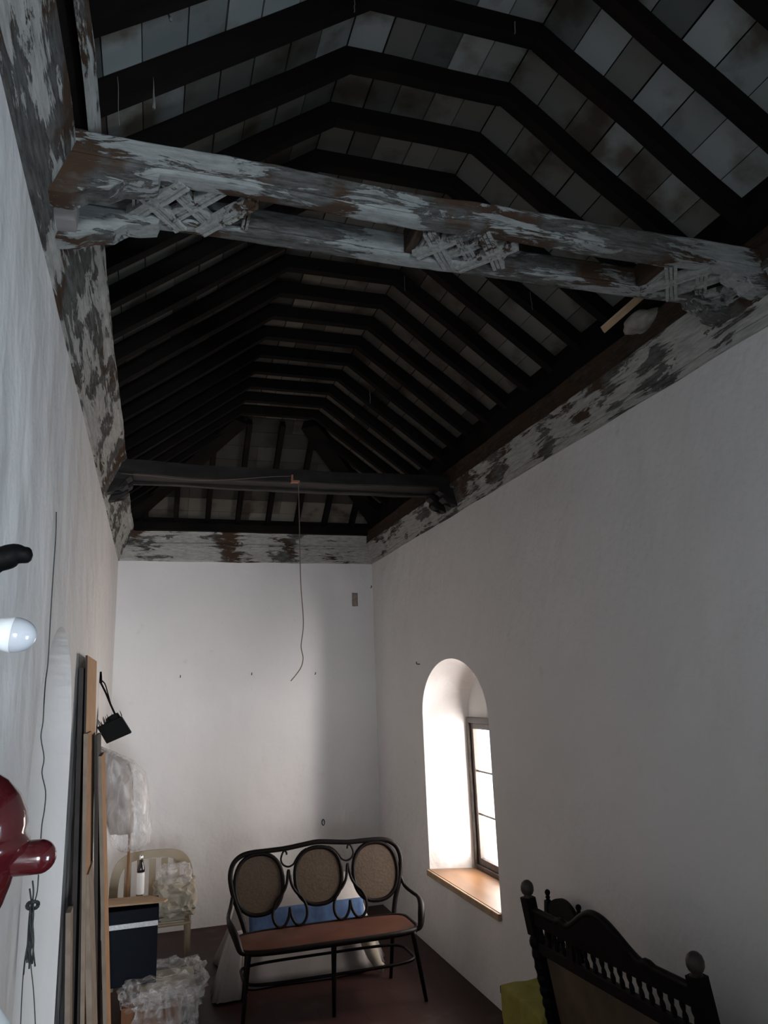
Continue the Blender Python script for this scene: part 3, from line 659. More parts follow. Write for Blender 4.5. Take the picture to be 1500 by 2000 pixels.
for s in range(9):
    x, y = 62+rnd.uniform(-3, 3), 1765+rnd.uniform(-8, 8); P = [at(x, y, 1, 2.855)]
    dx = rnd.uniform(-5, 2.5); sgn = -1 if s in (0, 1) else 1
    for i in range(5 if sgn > 0 else 2):
        x += dx*(0.6)+rnd.uniform(-2.5, 2.5); y += sgn*rnd.uniform(16, 30); P.append(at(x, y, 1, 2.85+rnd.uniform(-0.01, 0.01)))
    tube(bm, smooth_path(P, 4), 0.0028, 5)
for s in range(3):
    c = at(64, 1768, 1, 2.855); R_ = 0.012+0.004*s
    tube(bm, [c+Vector((math.cos(t)*R_, 0.004*math.sin(3*t), math.sin(t)*R_*0.7)) for t in [2*PI*k/14 for k in range(14)]], 0.0028, 5, closed=True)
ch('tangle', bm, M_BWIRE, lw, smooth=True)
tag(lw, 'black wire running down the left wall to a loose tangle in front of the recess', 'cable')
def hook(px, py, ax, v, label):
    p = at(px, py, ax, v); bm = bmesh.new()
    d = Vector((0, -1, 0)) if ax == 1 else Vector((-1, 0, 0))
    tube(bm, smooth_path([p-d*0.01, p+d*0.02, p+d*0.032+Vector((0, 0, 0.004)), p+d*0.034+Vector((0, 0, 0.022))], 3), 0.004, 6)
    tag(obj('wall_hook', bm, M_BLACK, smooth=True), label, 'hook', 'small iron hooks and nails in the walls')
hook(352, 1323, 1, YB, 'small nail in the end wall, leftmost of the upper row')
hook(491, 1318, 1, YB, 'small nail in the end wall, middle of the upper row')
hook(615, 1317, 1, YB, 'small nail in the end wall, beside the dangling wire end')
hook(820, 1297, 0, XR, 'small iron nail in the right wall, up and left of the arched window')
hook(724, 1148, 1, YB, 'small nail high in the right corner of the end wall')
p = at(631, 1606, 1, YB); bm = bmesh.new()
tube(bm, [p+Vector((math.cos(t)*0.014, -0.01, math.sin(t)*0.028)) for t in [2*PI*k/16 for k in range(16)]], 0.004, 6, closed=True); tube(bm, [p+Vector((0, 0.01, 0.028)), p+Vector((0, -0.012, 0.028))], 0.005, 6)
tag(obj('iron_ring', bm, M_BLACK, smooth=True), 'small iron ring low on the end wall above the settee', 'ring')
a = at(687, 1158, 1, YB); b3 = at(699, 1184, 1, YB); bm = bmesh.new(); box(bm, a.x, b3.x, YB-0.006, YB+0.01, b3.z, a.z); rough(bm, 0.004, 20, cuts=2)
tag(obj('bare_patch', bm, simple('bare_mortar', (0.28, 0.22, 0.20), 0.9, 0.1, var=0.2, scale=30)), 'small brown rectangular patch at the upper right of the end wall', 'patch')

# black box hanging on a strap from the left wall
def lantern():
    yb = 6.05; top = Vector((XL+0.0, yb+0.05, 2.37)); r = empty('hanging_iron_box', (XL+0.1, yb, 2.1))
    p0, p1 = at(195, 1318, 1, yb+0.03), at(226, 1398, 1, yb)
    bm = bmesh.new(); bar(bm, at(195, 1312, 1, yb+0.03), at(196, 1334, 1, yb+0.03), 0.028, 0.02, up=(0, 1, 0)); bar(bm, (XL-0.01, yb+0.03, p0.z-0.02), (p0.x+0.01, yb+0.03, p0.z-0.02), 0.02, 0.05)
    ch('wall_bracket', bm, M_BLACK, r)
    bm = bmesh.new(); tube(bm, smooth_path([at(196, 1332, 1, yb+0.03), at(206, 1352, 1, yb+0.01), at(216, 1376, 1, yb), at(226, 1398, 1, yb)], 4), 0.007, 8)
    tube(bm, smooth_path([at(197, 1328, 1, yb+0.03), at(205, 1336, 1, yb-0.01), at(211, 1356, 1, yb-0.02), at(216, 1374, 1, yb), at(224, 1396, 1, yb)], 4), 0.0045, 8)
    ch('strap', bm, M_BLACK, r, smooth=True)
    c = [at(px, py, 1, yb) for px, py in ((190, 1420), (237, 1399), (257, 1431), (209, 1452))]
    bm = bmesh.new(); prism(bm, c, (0, -0.05, 0), (0, 0.10, 0)); ch('box_body', bm, M_BLACK, r, bevel=0.004)
    bm = bmesh.new(); c2 = [at(px, py, 1, yb) for px, py in ((206, 1414), (209, 1402), (218, 1396), (229, 1392), (236, 1401))]
    prism(bm, c2, (0, -0.03, 0), (0, 0.08, 0)); ch('hood', bm, M_BLACK, r)
    rnd = random.Random(3)
    for i in range(16):
        bm = bmesh.new(); t = i/15; q = c[0].lerp(c[1], t)+Vector((0, rnd.choice((-0.045, 0.02, 0.09)), 0)); d = Vector((rnd.uniform(-0.03, 0.0), 0, rnd.uniform(0.02, 0.055)))
        tube(bm, [q, q+d*0.6, q+d], [0.004, 0.003, 0.001], 5); ch('spike', bm, M_BLACK, r)
    tag(r, 'black iron box with a spiky rim hanging tilted from a strap on the left wall', 'iron box')
lantern()

# ------------------------------------------------------------------ sheets and boards leaning on the left wall
def leaning(name, top, bot, y0, wid, thick, zt, mat, edge, label, group='boards leaning on the left wall', cat='board'):
    """top, bot: x of the inner face at the top and at the floor"""
    bm = bmesh.new()
    P = [(bot, y0, 0.0), (bot+thick, y0, 0.0), (top+thick, y0, zt), (top, y0, zt)]
    prism(bm, P, (0, 0, 0), (0, wid, 0))
    o = obj(name, bm, mat); o.data.materials.append(edge)
    for p_ in o.data.polygons:
        if abs(p_.normal.y) > 0.9 or abs(p_.normal.z) > 0.9: p_.material_index = 1
    return tag(o, label, cat, group)
leaning('door_panel', -0.365, -0.30, 4.20, 0.62, 0.022, 2.36, M_DARKBD, M_DARKBD, 'tall dark board leaning flat against the left wall, behind all the tan ones')
leaning('hardboard_sheet', -0.338, -0.262, 4.22, 0.70, 0.010, 2.425, M_HARDB, M_DARKBD, 'tallest tan hardboard sheet, its smooth face towards the room')
leaning('board', -0.322, -0.235, 4.16, 0.30, 0.018, 2.03, M_ORANGEB, M_PALEB, 'narrow pale-edged board in front of the tall hardboard sheet, nearest the corner of the recess')
leaning('board', -0.300, -0.205, 4.62, 0.34, 0.016, 2.00, M_DARKBD, M_DARKBD, 'dark brown-edged board whose top shows against the tall hardboard sheet')
leaning('board', -0.282, -0.150, 4.70, 0.36, 0.020, 1.88, M_ORANGEB, M_PALEB, 'orange-tan board standing out furthest from the wall, beside the plastic-wrapped bundle')
leaning('board', -0.292, -0.185, 4.20, 0.32, 0.026, 1.36, M_PALEB, M_PALEB, 'short thick pale board in the middle of the leaning boards')
leaning('board', -0.345, -0.285, 4.02, 0.12, 0.022, 1.24, M_PALEB, M_PALEB, 'shortest board of the leaning row, at its near left side')

# ------------------------------------------------------------------ bentwood settee
def settee():
    C = Vector((1.305, 5.9, 0)); r = empty('bentwood_settee', C)
    def yb(z): return 6.09+0.11*(z-0.45)/0.5
    def P(x, z, dy=0): return Vector((x, yb(z)+dy, z))
    def oval(cx, cz, rx, rz, n=40, p=2.3, dy=0):
        out = []
        for k in range(n):
            t = 2*PI*k/n; c_, s_ = math.cos(t), math.sin(t)
            out.append(P(cx+rx*math.copysign(abs(c_)**(2/p), c_), cz+rz*math.copysign(abs(s_)**(2/p), s_), dy))
        return out
    # seat
    def seat_outline(inset=0, n=48):
        out = []; hw, hd = 0.655-inset, 0.235-inset
        for k in range(n):
            t = 2*PI*k/n; c_, s_ = math.cos(t), math.sin(t); q = 5
            out.append(Vector((C.x+hw*math.copysign(abs(c_)**(2/q), c_), 5.865+hd*math.copysign(abs(s_)**(2/q), s_), 0.455)))
        return out
    bm = bmesh.new(); tube(bm, seat_outline(), 0.021, 10, closed=True); ch('seat_frame', bm, M_BENTWOOD, r, smooth=True)
    bm = bmesh.new(); o1 = seat_outline(0.012); vs = [bm.verts.new(p+Vector((0, 0, 0.012))) for p in o1]; c = bm.verts.new((C.x, 5.865, 0.474))
    for i in range(len(vs)): bm.faces.new((vs[i], vs[(i+1)%len(vs)], c))
    vs2 = [bm.verts.new(p-Vector((0, 0, 0.01))) for p in o1]; bm.faces.new(vs2[::-1])
    for i in range(len(vs)): bm.faces.new((vs[i], vs[(i+1)%len(vs)], vs2[(i+1)%len(vs)], vs2[i]))
    ch('seat', bm, M_SEATC, r, smooth=False)
    # legs
    for a, b3, lab in (((0.70, 5.67, 0.45), (0.655, 5.63, 0), 'front left leg'), ((1.30, 5.66, 0.45), (1.285, 5.63, 0), 'front middle leg'), ((1.90, 5.67, 0.45), (1.965, 5.625, 0), 'front right leg'),
                   ((0.75, 6.08, 0.45), (0.72, 6.14, 0), 'rear left leg'), ((1.88, 6.08, 0.45), (1.86, 6.14, 0), 'rear right leg')):
        a, b3 = Vector(a), Vector(b3); bm = bmesh.new()
        tube(bm, [a.lerp(b3, t)+Vector((0, 0, 0)) for t in (0, .08, .3, .6, 1)], [0.022, 0.020, 0.018, 0.016, 0.013], 10); ch('leg', bm, M_BENTWOOD, r, smooth=True)
    bm = bmesh.new(); tube(bm, [Vector((C.x+(p.x-C.x)*0.955, 5.865+(p.y-5.865)*0.95, 0.255)) for p in seat_outline()], 0.011, 8, closed=True); ch('stretcher', bm, M_BENTWOOD, r, smooth=True)
    # outer back frame
    path = [(0.735, 0.45), (0.70, 0.56), (0.655, 0.68), (0.628, 0.78), (0.622, 0.86), (0.645, 0.93), (0.70, 0.975), (0.78, 0.993), (0.92, 0.996), (1.05, 1.000), (1.18, 1.013), (1.305, 1.024), (1.43, 1.013), (1.56, 1.0), (1.69, 1.000), (1.83, 0.996), (1.91, 0.975), (1.965, 0.93), (1.988, 0.86), (1.982, 0.78), (1.955, 0.68), (1.91, 0.56), (1.885, 0.45)]
    bm = bmesh.new(); tube(bm, smooth_path([P(*q) for q in path], 4), 0.019, 10); ch('back_frame', bm, M_BENTWOOD, r, smooth=True)
    for cx, cz, rx, rz, lab in ((0.838, 0.775, 0.183, 0.205, 'left'), (1.303, 0.790, 0.186, 0.197, 'middle'), (1.768, 0.775, 0.183, 0.205, 'right')):
        bm = bmesh.new(); tube(bm, oval(cx, cz, rx, rz), 0.016, 10, closed=True)
        h = ch('oval_hoop', bm, M_BENTWOOD, r, smooth=True)
        bm = bmesh.new(); a_ = [bm.verts.new(p) for p in oval(cx, cz, rx-0.004, rz-0.004, dy=-0.003)]; b_ = [bm.verts.new(p) for p in oval(cx, cz, rx-0.004, rz-0.004, dy=0.003)]
        bm.faces.new(a_); bm.faces.new(b_[::-1]); 
        for i in range(len(a_)): bm.faces.new((a_[i], a_[(i+1)%len(a_)], b_[(i+1)%len(a_)], b_[i]))
        ch('cane_panel', bm, M_CANE, r)
    # scrollwork between the ovals
    for cx, sg in ((1.066, 1), (1.54, -1)):
        bm = bmesh.new()
        for s in (1, -1):
            pts = [(cx, 0.60), (cx+s*0.012, 0.535), (cx+s*0.045, 0.485), (cx+s*0.088, 0.478), (cx+s*0.125, 0.52), (cx+s*0.13, 0.585), (cx+s*0.10, 0.65), (cx+s*0.05, 0.70), (cx+s*0.018, 0.76), (cx+s*0.002, 0.855)]
            tube(bm, smooth_path([P(*q, -0.012) for q in pts], 5), [0.011]*45+[0.006], 8)
        k = sg
        pts = [(cx-k*0.028, 0.965), (cx-k*0.055, 0.93), (cx-k*0.04, 0.89), (cx, 0.872), (cx+k*0.04, 0.885), (cx+k*0.07, 0.925), (cx+k*0.11, 0.965), (cx+k*0.15, 0.985)]
        pts = [(cx-k*0.008, 0.955), (cx-k*0.012, 0.975), (cx-k*0.032, 0.982)]+pts[1:]
        tube(bm, smooth_path([P(*q, -0.005) for q in pts], 5), 0.0075, 8)
        ch('scroll', bm, M_BENTWOOD, r, smooth=True)
    for s, xb in ((-1, 0.64), (1, 1.972)):
        X = C.x
        pts = [Vector((xb, yb(0.72), 0.72)), Vector((xb+s*0.02, yb(0.66)-0.03, 0.655)), Vector((xb+s*0.045, 6.0, 0.628)), Vector((xb+s*0.055, 5.90, 0.620)), Vector((xb+s*0.045, 5.80, 0.595)), Vector((xb+s*0.02, 5.73, 0.545)), Vector((xb-s*0.005, 5.69, 0.475)), Vector((xb-s*0.03, 5.68, 0.455))]
        n_ = (len(pts)-1)*5+1; bm = bmesh.new(); tube(bm, smooth_path(pts, 5), [0.014+0.013*max(0, math.sin(PI*min(1, max(0, (i/n_-0.42)/0.5)))) for i in range(n_)], 10)
        ch('armrest', bm, M_BENTWOOD, r, smooth=True)
    tag(r, 'dark bentwood settee with three cane oval backs and orange-brown seat', 'settee')
settee()

# sheet-covered bundle behind the settee
def draped(name, rings, mat, label, cat, n=90, fold=0.02, top=True, seed=0, parent=None):
    """rings: (z, x0, x1, y0, y1, foldscale) from the top down, rounded rectangles with folds"""
    bm = bmesh.new(); R_ = []
    for z, x0, x1, y0, y1, fs in rings:
        cx, cy, a, b_ = (x0+x1)/2, (y0+y1)/2, (x1-x0)/2, (y1-y0)/2; ring = []
        for k in range(n):
            t = 2*PI*k/n; c_, s_ = math.cos(t), math.sin(t); q = 5
            f = 1+fs*fold*(noise.noise(Vector((math.cos(t)*5, math.sin(t)*5, seed)))*2+math.sin(t*17+seed)*0.5)
            ring.append(bm.verts.new((cx+a*f*math.copysign(abs(c_)**(2/q), c_), cy+b_*f*math.copysign(abs(s_)**(2/q), s_), z+0.25*fold*noise.noise(Vector((c_*3, s_*3, z*4))))))
        R_.append(ring)
    for A, B in zip(R_, R_[1:]):
        for k in range(n): bm.faces.new((A[k], A[(k+1)%n], B[(k+1)%n], B[k]))
    c = bm.verts.new(((rings[0][1]+rings[0][2])/2, (rings[0][3]+rings[0][4])/2, rings[0][0]+0.01))
    for k in range(n): bm.faces.new((R_[0][k], R_[0][(k+1)%n], c))
    bm.faces.new(R_[-1])
    return bm
r = empty('covered_bundle', (1.25, 6.7, 0))
bm = draped('sheet', [(0.62, 0.82, 1.70, 6.60, 7.0, 0.5), (0.60, 0.78, 1.745, 6.55, 7.05, 0.5), (0.5, 0.76, 1.77, 6.49, 7.1, 0.7), (0.35, 0.72, 1.81, 6.43, 7.12, 1), (0.2, 0.66, 1.86, 6.37, 7.15, 1.6), (0.08, 0.61, 1.90, 6.33, 7.2, 2.2), (0.012, 0.585, 1.925, 6.30, 7.2, 2.6)], None, '', '', seed=2)
ch('sheet', bm, M_SHEET, r, smooth=True)
bm = bmesh.new(); nx, nz_ = 30, 6; V = []
for i in range(nx+1):
    for j in range(nz_+1):
        x = 0.80+0.94*i/nx; z = 0.275+0.235*j/nz_; y = 6.50-(0.51-z)*0.42-0.022+0.008*noise.noise(Vector((x*9, z*5, 1)))
        V.append(bm.verts.new((x, y, z)))
for i in range(nx):
    for j in range(nz_): bm.faces.new((V[i*(nz_+1)+j], V[(i+1)*(nz_+1)+j], V[(i+1)*(nz_+1)+j+1], V[i*(nz_+1)+j+1]))
g = bmesh.ops.extrude_face_region(bm, geom=bm.faces[:])
for v in g['geom']:
    if isinstance(v, bmesh.types.BMVert): v.co.y += 0.012
o = ch('blue_band', bm, M_BLUE, r, smooth=True); o['label'] = 'blue cloth band across the white sheet'
tag(r, 'white sheet-covered bundle with a blue band behind the bentwood settee', 'bundle')
# its white roll of cloth slipping down at the right
bm = bmesh.new(); a, m_, e_ = at(693, 1770, 1, 6.36), at(715, 1840, 1, 6.28), Vector((1.80, 6.22, 0.045))
tube(bm, smooth_path([Vector((1.69, 6.345, 0.40)), Vector((1.715, 6.31, 0.28)), Vector((1.75, 6.27, 0.16)), Vector((1.79, 6.23, 0.075)), Vector((1.825, 6.205, 0.055))], 4), [0.045+0.012*math.sin(i/3) for i in range(16)]+[0.03], 12); rough(bm, 0.008, 12)
tag(obj('cloth_roll', bm, M_PAPER, smooth=True), 'white rolled cloth hanging down to the floor near the settee\'s rear right leg', 'cloth')
bm = draped('', [(0.40, 0.64, 0.76, 6.30, 6.42, 2), (0.3, 0.60, 0.75, 6.26, 6.42, 2), (0.15, 0.55, 0.74, 6.2, 6.4, 3), (0.02, 0.50, 0.75, 6.12, 6.38, 4)], None, '', '', n=50, seed=5)
tag(obj('crumpled_sheet', bm, M_SHEET, smooth=True), 'crumpled white plastic sheet trailing on the floor left of the settee', 'sheet')

# ------------------------------------------------------------------ carved settee by the right wall
def spindle(bm, a, b3, rmax, n=8, beads=3):
    a, b3 = Vector(a), Vector(b3); N_ = 6*beads; pts, rs = [], []
    for i in range(N_+1):
        t = i/N_; pts.append(a.lerp(b3, t)); rs.append(rmax*(0.55+0.45*abs(math.sin(PI*beads*t))))
    tube(bm, pts, rs, n)
def carved_settee():
    A, B = Vector((1.861, 3.72, 0)), Vector((1.930, 2.55, 0)); ax = (B-A); Ln = ax.length; ax.normalize(); side = Vector((-ax.y, ax.x, 0))
    if side.x < 0: side = -side                               # towards the wall
    r = empty('carved_settee', (A+B)/2)
    def P(s, z, off=0): return A+ax*s+side*((1.2-z)*0.17+off)+Vector((0, 0, z))
    for s, nm in ((0, 'far'), (Ln, 'near')):
        bm = bmesh.new()
        # square shaft blocks with a beaded corner
        bar(bm, P(s, 1.135), P(s, 0.96), 0.062, 0.055, up=side); bar(bm, P(s, 0.96, 0.012), P(s, 0.0, 0.012), 0.045, 0.045, up=side)
        N_ = 46; tube(bm, [P(s, 0.95-0.80*i/N_, -0.012) for i in range(N_+1)], [0.021+0.009*abs(math.sin(i*PI/2.0/1.6)) for i in range(N_+1)], 10)
        p_ = ch('post', bm, M_CARVED, r)
        M_ = Matrix.Translation(P(s, 1.130)); bm = bmesh.new()
        lathe(bm, [(0.018, 0), (0.026, 0.004), (0.018, 0.014), (0.027, 0.022), (0.033, 0.036), (0.033, 0.055), (0.027, 0.072), (0.014, 0.083), (0.003, 0.086)], 18, M_)
        ch('finial', bm, M_FINIAL, r, smooth=True)
    # top rail with arched crest
    top = []; n_ = 60
    for i in range(n_+1):
        t = i/n_; s = Ln*t; u = (t-0.5)/0.23
        z = 1.085
        if abs(u) < 1: z += 0.115*(math.cos(u*PI)*0.5+0.5)**0.8
        if 1 <= abs(u) < 1.25: z += 0.012*math.sin((abs(u)-1)/0.25*PI)
        top.append((s, z))
    bm = bmesh.new()
    for off in (0,):
        f, b_ = [], []
        poly = top + [(Ln, 1.012), (0, 1.012)]
        f = [bm.verts.new(P(s, z, -0.014)) for s, z in poly]; b_ = [bm.verts.new(P(s, z, 0.014)) for s, z in poly]
        bm.faces.new(f); bm.faces.new(b_[::-1])
        for i in range(len(poly)): bm.faces.new((f[i], f[(i+1)%len(poly)], b_[(i+1)%len(poly)], b_[i]))
    ch('crest_rail', bm, M_CARVED, r)
    bm = bmesh.new(); tube(bm, [P(s, z-0.004, 0) for s, z in top], 0.017, 8); ch('crest_moulding', bm, M_CARVED, r, smooth=True)
    bm = bmesh.new(); bar(bm, P(0, 0.905), P(Ln, 0.905), 0.032, 0.052); ch('lower_rail', bm, M_CARVED, r, bevel=0.004)
    bm = bmesh.new(); bar(bm, P(Ln*0.285, 0.97), P(Ln*0.245, 0.97), 0.02, 0.10); ch('rail_block', bm, M_CARVED, r)
    cnt = 18
    for i in range(cnt):
        s = Ln*(i+1)/(cnt+1); bm = bmesh.new(); spindle(bm, P(s, 0.928), P(s, 1.018), 0.0115, beads=2); ch('spindle', bm, M_CARVED, r, smooth=True)
    bm = bmesh.new(); box_ = [P(0.05, 0.86, 0.006), P(Ln-0.04, 0.86, 0.006), P(Ln-0.04, 0.50, 0.006), P(0.05, 0.50, 0.006)]
    prism(bm, box_, (0, 0, 0), side*0.012); ch('leather_back', bm, M_LEATHER, r)
    bm = bmesh.new(); bar(bm, P(0, 0.46), P(Ln, 0.46), 0.03, 0.06); ch('bottom_rail', bm, M_CARVED, r)
    bm = bmesh.new(); S0, S1 = P(0.02, 0.44, 0.03), P(Ln-0.02, 0.44, 0.03); w_ = 0.27
    prism(bm, [S0, S1, S1+side*w_, S0+side*w_], (0, 0, -0.02), (0, 0, 0.02)); ch('seat', bm, M_LEATHER, r)
    for s in (0.03, Ln-0.03):
        bm = bmesh.new(); q = P(s, 0.42, 0.03)+side*(w_-0.03); tube(bm, [q, Vector((q.x, q.y, 0))], 0.022, 8); ch('leg', bm, M_CARVED, r)
    tag(r, 'dark carved settee with spindle back, arched crest and egg finials by the right wall', 'settee')
carved_settee()
# matching chair behind, seat draped in lime cloth
def carved_chair():
    y0, y1, xb = 3.93, 4.27, 2.285; C = Vector((2.14, 4.1, 0)); r = empty('carved_chair', C)
    def P(y, z, off=0): return Vector((xb+0.05*(z-0.45)/0.55-0.05+off, y, z))
    for y in (y0, y1):
        bm = bmesh.new(); bar(bm, P(y, 0.945), P(y, 0.0), 0.034, 0.034, up=(1, 0, 0)); ch('post', bm, M_CARVED, r)
        bm = bmesh.new(); lathe(bm, [(0.012, 0), (0.017, 0.006), (0.010, 0.014), (0.015, 0.022), (0.010, 0.032), (0.012, 0.036), (0.017, 0.048), (0.013, 0.060), (0.003, 0.066)], 14, Matrix.Translation(P(y, 0.94))); ch('finial', bm, M_CARVED, r, smooth=True)
    bm = bmesh.new(); poly = []
    for i in range(25):
        t = i/24; poly.append((y0+(y1-y0)*t, 0.905+0.085*math.sin(PI*t)**0.7))
    poly += [(y1, 0.84), (y0, 0.84)]
    f = [bm.verts.new(P(y, z, -0.012)) for y, z in poly]; b_ = [bm.verts.new(P(y, z, 0.012)) for y, z in poly]
    bm.faces.new(f); bm.faces.new(b_[::-1])
    for i in range(len(poly)): bm.faces.new((f[i], f[(i+1)%len(poly)], b_[(i+1)%len(poly)], b_[i]))
    ch('crest_rail', bm, M_CARVED, r)
    bm = bmesh.new(); bar(bm, P(y0, 0.72), P(y1, 0.72), 0.024, 0.05); ch('lower_rail', bm, M_CARVED, r)
    for i in range(5):
        y = y0+(y1-y0)*(i+1)/6; bm = bmesh.new(); spindle(bm, P(y, 0.74), P(y, 0.845), 0.011, beads=3); ch('spindle', bm, M_CARVED, r, smooth=True)
    bm = bmesh.new(); box(bm, 1.99, xb-0.03, y0-0.02, y1+0.13, 0.455, 0.497); ch('seat', bm, M_CARVED, r, bevel=0.006)
    for x, y in ((2.01, y0+0.0), (2.01, y1+0.10)):
        bm = bmesh.new(); bar(bm, (x, y, 0.454), (x, y, 0), 0.036, 0.036, up=(1, 0, 0)); ch('leg', bm, M_CARVED, r)
    tag(r, 'small dark carved chair with ball finials between the carved settee and the window', 'chair')
carved_chair()
# cloth: grid draped over the seat
bm = bmesh.new(); n_ = 36; V = {}
for i in range(n_+1):
    for j in range(n_+1):
        u = -0.16+0.46*i/n_; v_ = -0.14+0.60*j/n_                # u from seat front (towards the room), v along y from near to far
        x = 1.985+max(0, u); y = 3.90+max(0, min(v_, 0.50)); z = 0.510+0.010*noise.noise(Vector((u*9, v_*9, 0)))
        if u < 0: z += u*0.95; x += u*0.10
        if v_ > 0.50: z -= (v_-0.50)*0.9; y += 0.012
        if v_ < 0: z += v_*0.9; y += -0.012
        if u < 0: x += 0.016*math.sin(v_*30)*(-u/0.16); z += 0.03*math.sin(v_*11+1)*(-u/0.16)
        V[i, j] = bm.verts.new((x, y, z))
for i in range(n_):
    for j in range(n_): bm.faces.new((V[i, j], V[i+1, j], V[i+1, j+1], V[i, j+1]))
o = obj('green_cloth', bm, M_GREEN, smooth=True); sm = o.modifiers.new('thick', 'SOLIDIFY'); sm.thickness = 0.006; sm.offset = 1
tag(o, 'lime green cloth draped over the seat of the small carved chair', 'cloth')

# ------------------------------------------------------------------ pile at the left
# brown carton on the floor
bm = bmesh.new(); box(bm, -0.12, 0.27, 5.86, 6.28, 0.0, 0.17); rough(bm, 0.003, 5, cuts=2)
tag(obj('carton', bm, M_CARTON), 'low brown carton on the floor under the plastic-wrapped papers', 'box')
# plastic-wrapped papers
def crumple(name, c, size, mat, label, cat, seed, amp=0.03, group=None, sub=4):
    bm = bmesh.new(); bmesh.ops.create_icosphere(bm, subdivisions=sub, radius=1.0)
    for v in bm.verts:
        n_ = v.co.normalized(); q = Vector([math.copysign(abs(a)**0.55, a) for a in n_]); q = q/max(abs(q.x), abs(q.y), abs(q.z), 1e-6)*0.5+n_*0.35
        k = noise.noise(n_*4+Vector((seed, 0, 0)))+0.6*noise.noise(n_*11+Vector((0, seed, 0)))
        p = Vector((q.x*size[0], q.y*size[1], q.z*size[2]))+n_*amp*k
        v.co = p+Vector(c)
    return tag(obj(name, bm, mat), label, cat, group)
def papers(name, x0, x1, y0, y1, z0, sheets, seed, label, cat='papers'):
    rnd = random.Random(seed); bm = bmesh.new(); z = z0
    for i in range(sheets):
        t = rnd.uniform(0.008, 0.018); dx, dy = rnd.uniform(-0.012, 0.012), rnd.uniform(-0.012, 0.012); M_ = Matrix.Translation(((x0+x1)/2+dx, (y0+y1)/2+dy, 0)) @ Matrix.Rotation(rnd.uniform(-0.08, 0.08), 4, 'Z')
        box(bm, -(x1-x0)/2, (x1-x0)/2, -(y1-y0)/2, (y1-y0)/2, z, z+t-0.001, M_); z += t
    tag(obj(name, bm, M_PAPER), label, cat); return z
papers('paper_stack', 0.0, 0.36, 5.92, 6.26, 0.172, 5, 2, 'stack of cream papers inside clear plastic on the brown carton')
crumple('plastic_wrap', (0.16, 6.08, 0.222), (0.34, 0.34, 0.10), M_FILM, 'crumpled clear plastic wrapped around the cream papers', 'plastic wrap', 3, 0.05)
crumple('bubble_wrap', (0.17, 5.82, 0.13), (0.24, 0.10, 0.16), M_FILM, 'shiny bubble wrap hanging in front of the brown carton', 'bubble wrap', 8, 0.035)
# navy box with white band
r = empty('navy_box', (-0.08, 6.14, 0.27)); 
def nb(name, x0, x1, y0, y1, z0, z1, mat, lab=None, bevel=0.006):
    bm = bmesh.new(); box(bm, x0, x1, y0, y1, z0, z1); o = ch(name, bm, mat, r, bevel=bevel)
    if lab: o['label'] = lab
nb('body', -0.26, 0.10, 5.98, 6.30, 0.262, 0.640, M_NAVY); nb('lid', -0.265, 0.105, 5.975, 6.305, 0.642, 0.745, M_NAVY)
nb('band', -0.235, 0.100, 5.968, 5.985, 0.628, 0.660, M_BANDW, 'greyish white strip', 0.002)
tag(r, 'navy blue box with a whitish strip below its lid, standing on the wrapped papers', 'box')
bm = bmesh.new(); M_ = Matrix.Translation((-0.07, 6.13, 0.765)) @ Matrix.Rotation(math.radians(-6), 4, 'X') @ Matrix.Rotation(math.radians(2), 4, 'Y') @ Matrix.Rotation(0.06, 4, 'Z')
prism(bm, [M_ @ Vector(p) for p in ((-0.24, -0.17, 0), (0.20, -0.17, 0), (0.23, -0.08, 0), (0.12, 0.19, 0), (-0.21, 0.19, 0))], (0, 0, -0.006), (0, 0, 0.006))
tag(obj('cardboard_sheet', bm, M_CARD), 'flat piece of cardboard lying on top of the navy box', 'cardboard')
r = empty('bottle', (-0.03, 6.20, 0.79))
bm = bmesh.new(); lathe(bm, [(0.026, 0.0), (0.029, 0.006), (0.029, 0.14), (0.027, 0.15)], 18); o = obj('body', bm, M_BOTWHITE, r, smooth=True)
bm = bmesh.new(); lathe(bm, [(0.0275, 0.15), (0.028, 0.17), (0.022, 0.195), (0.014, 0.215), (0.013, 0.235)], 18); obj('neck', bm, M_BOTDARK, r, smooth=True)
bm = bmesh.new(); lathe(bm, [(0.0135, 0.235), (0.015, 0.24), (0.014, 0.262), (0.011, 0.268)], 14); obj('foil_cap', bm, M_FOIL, r, smooth=True)
tag(r, 'white bottle with a dark neck and silver cap standing on the cardboard', 'bottle')
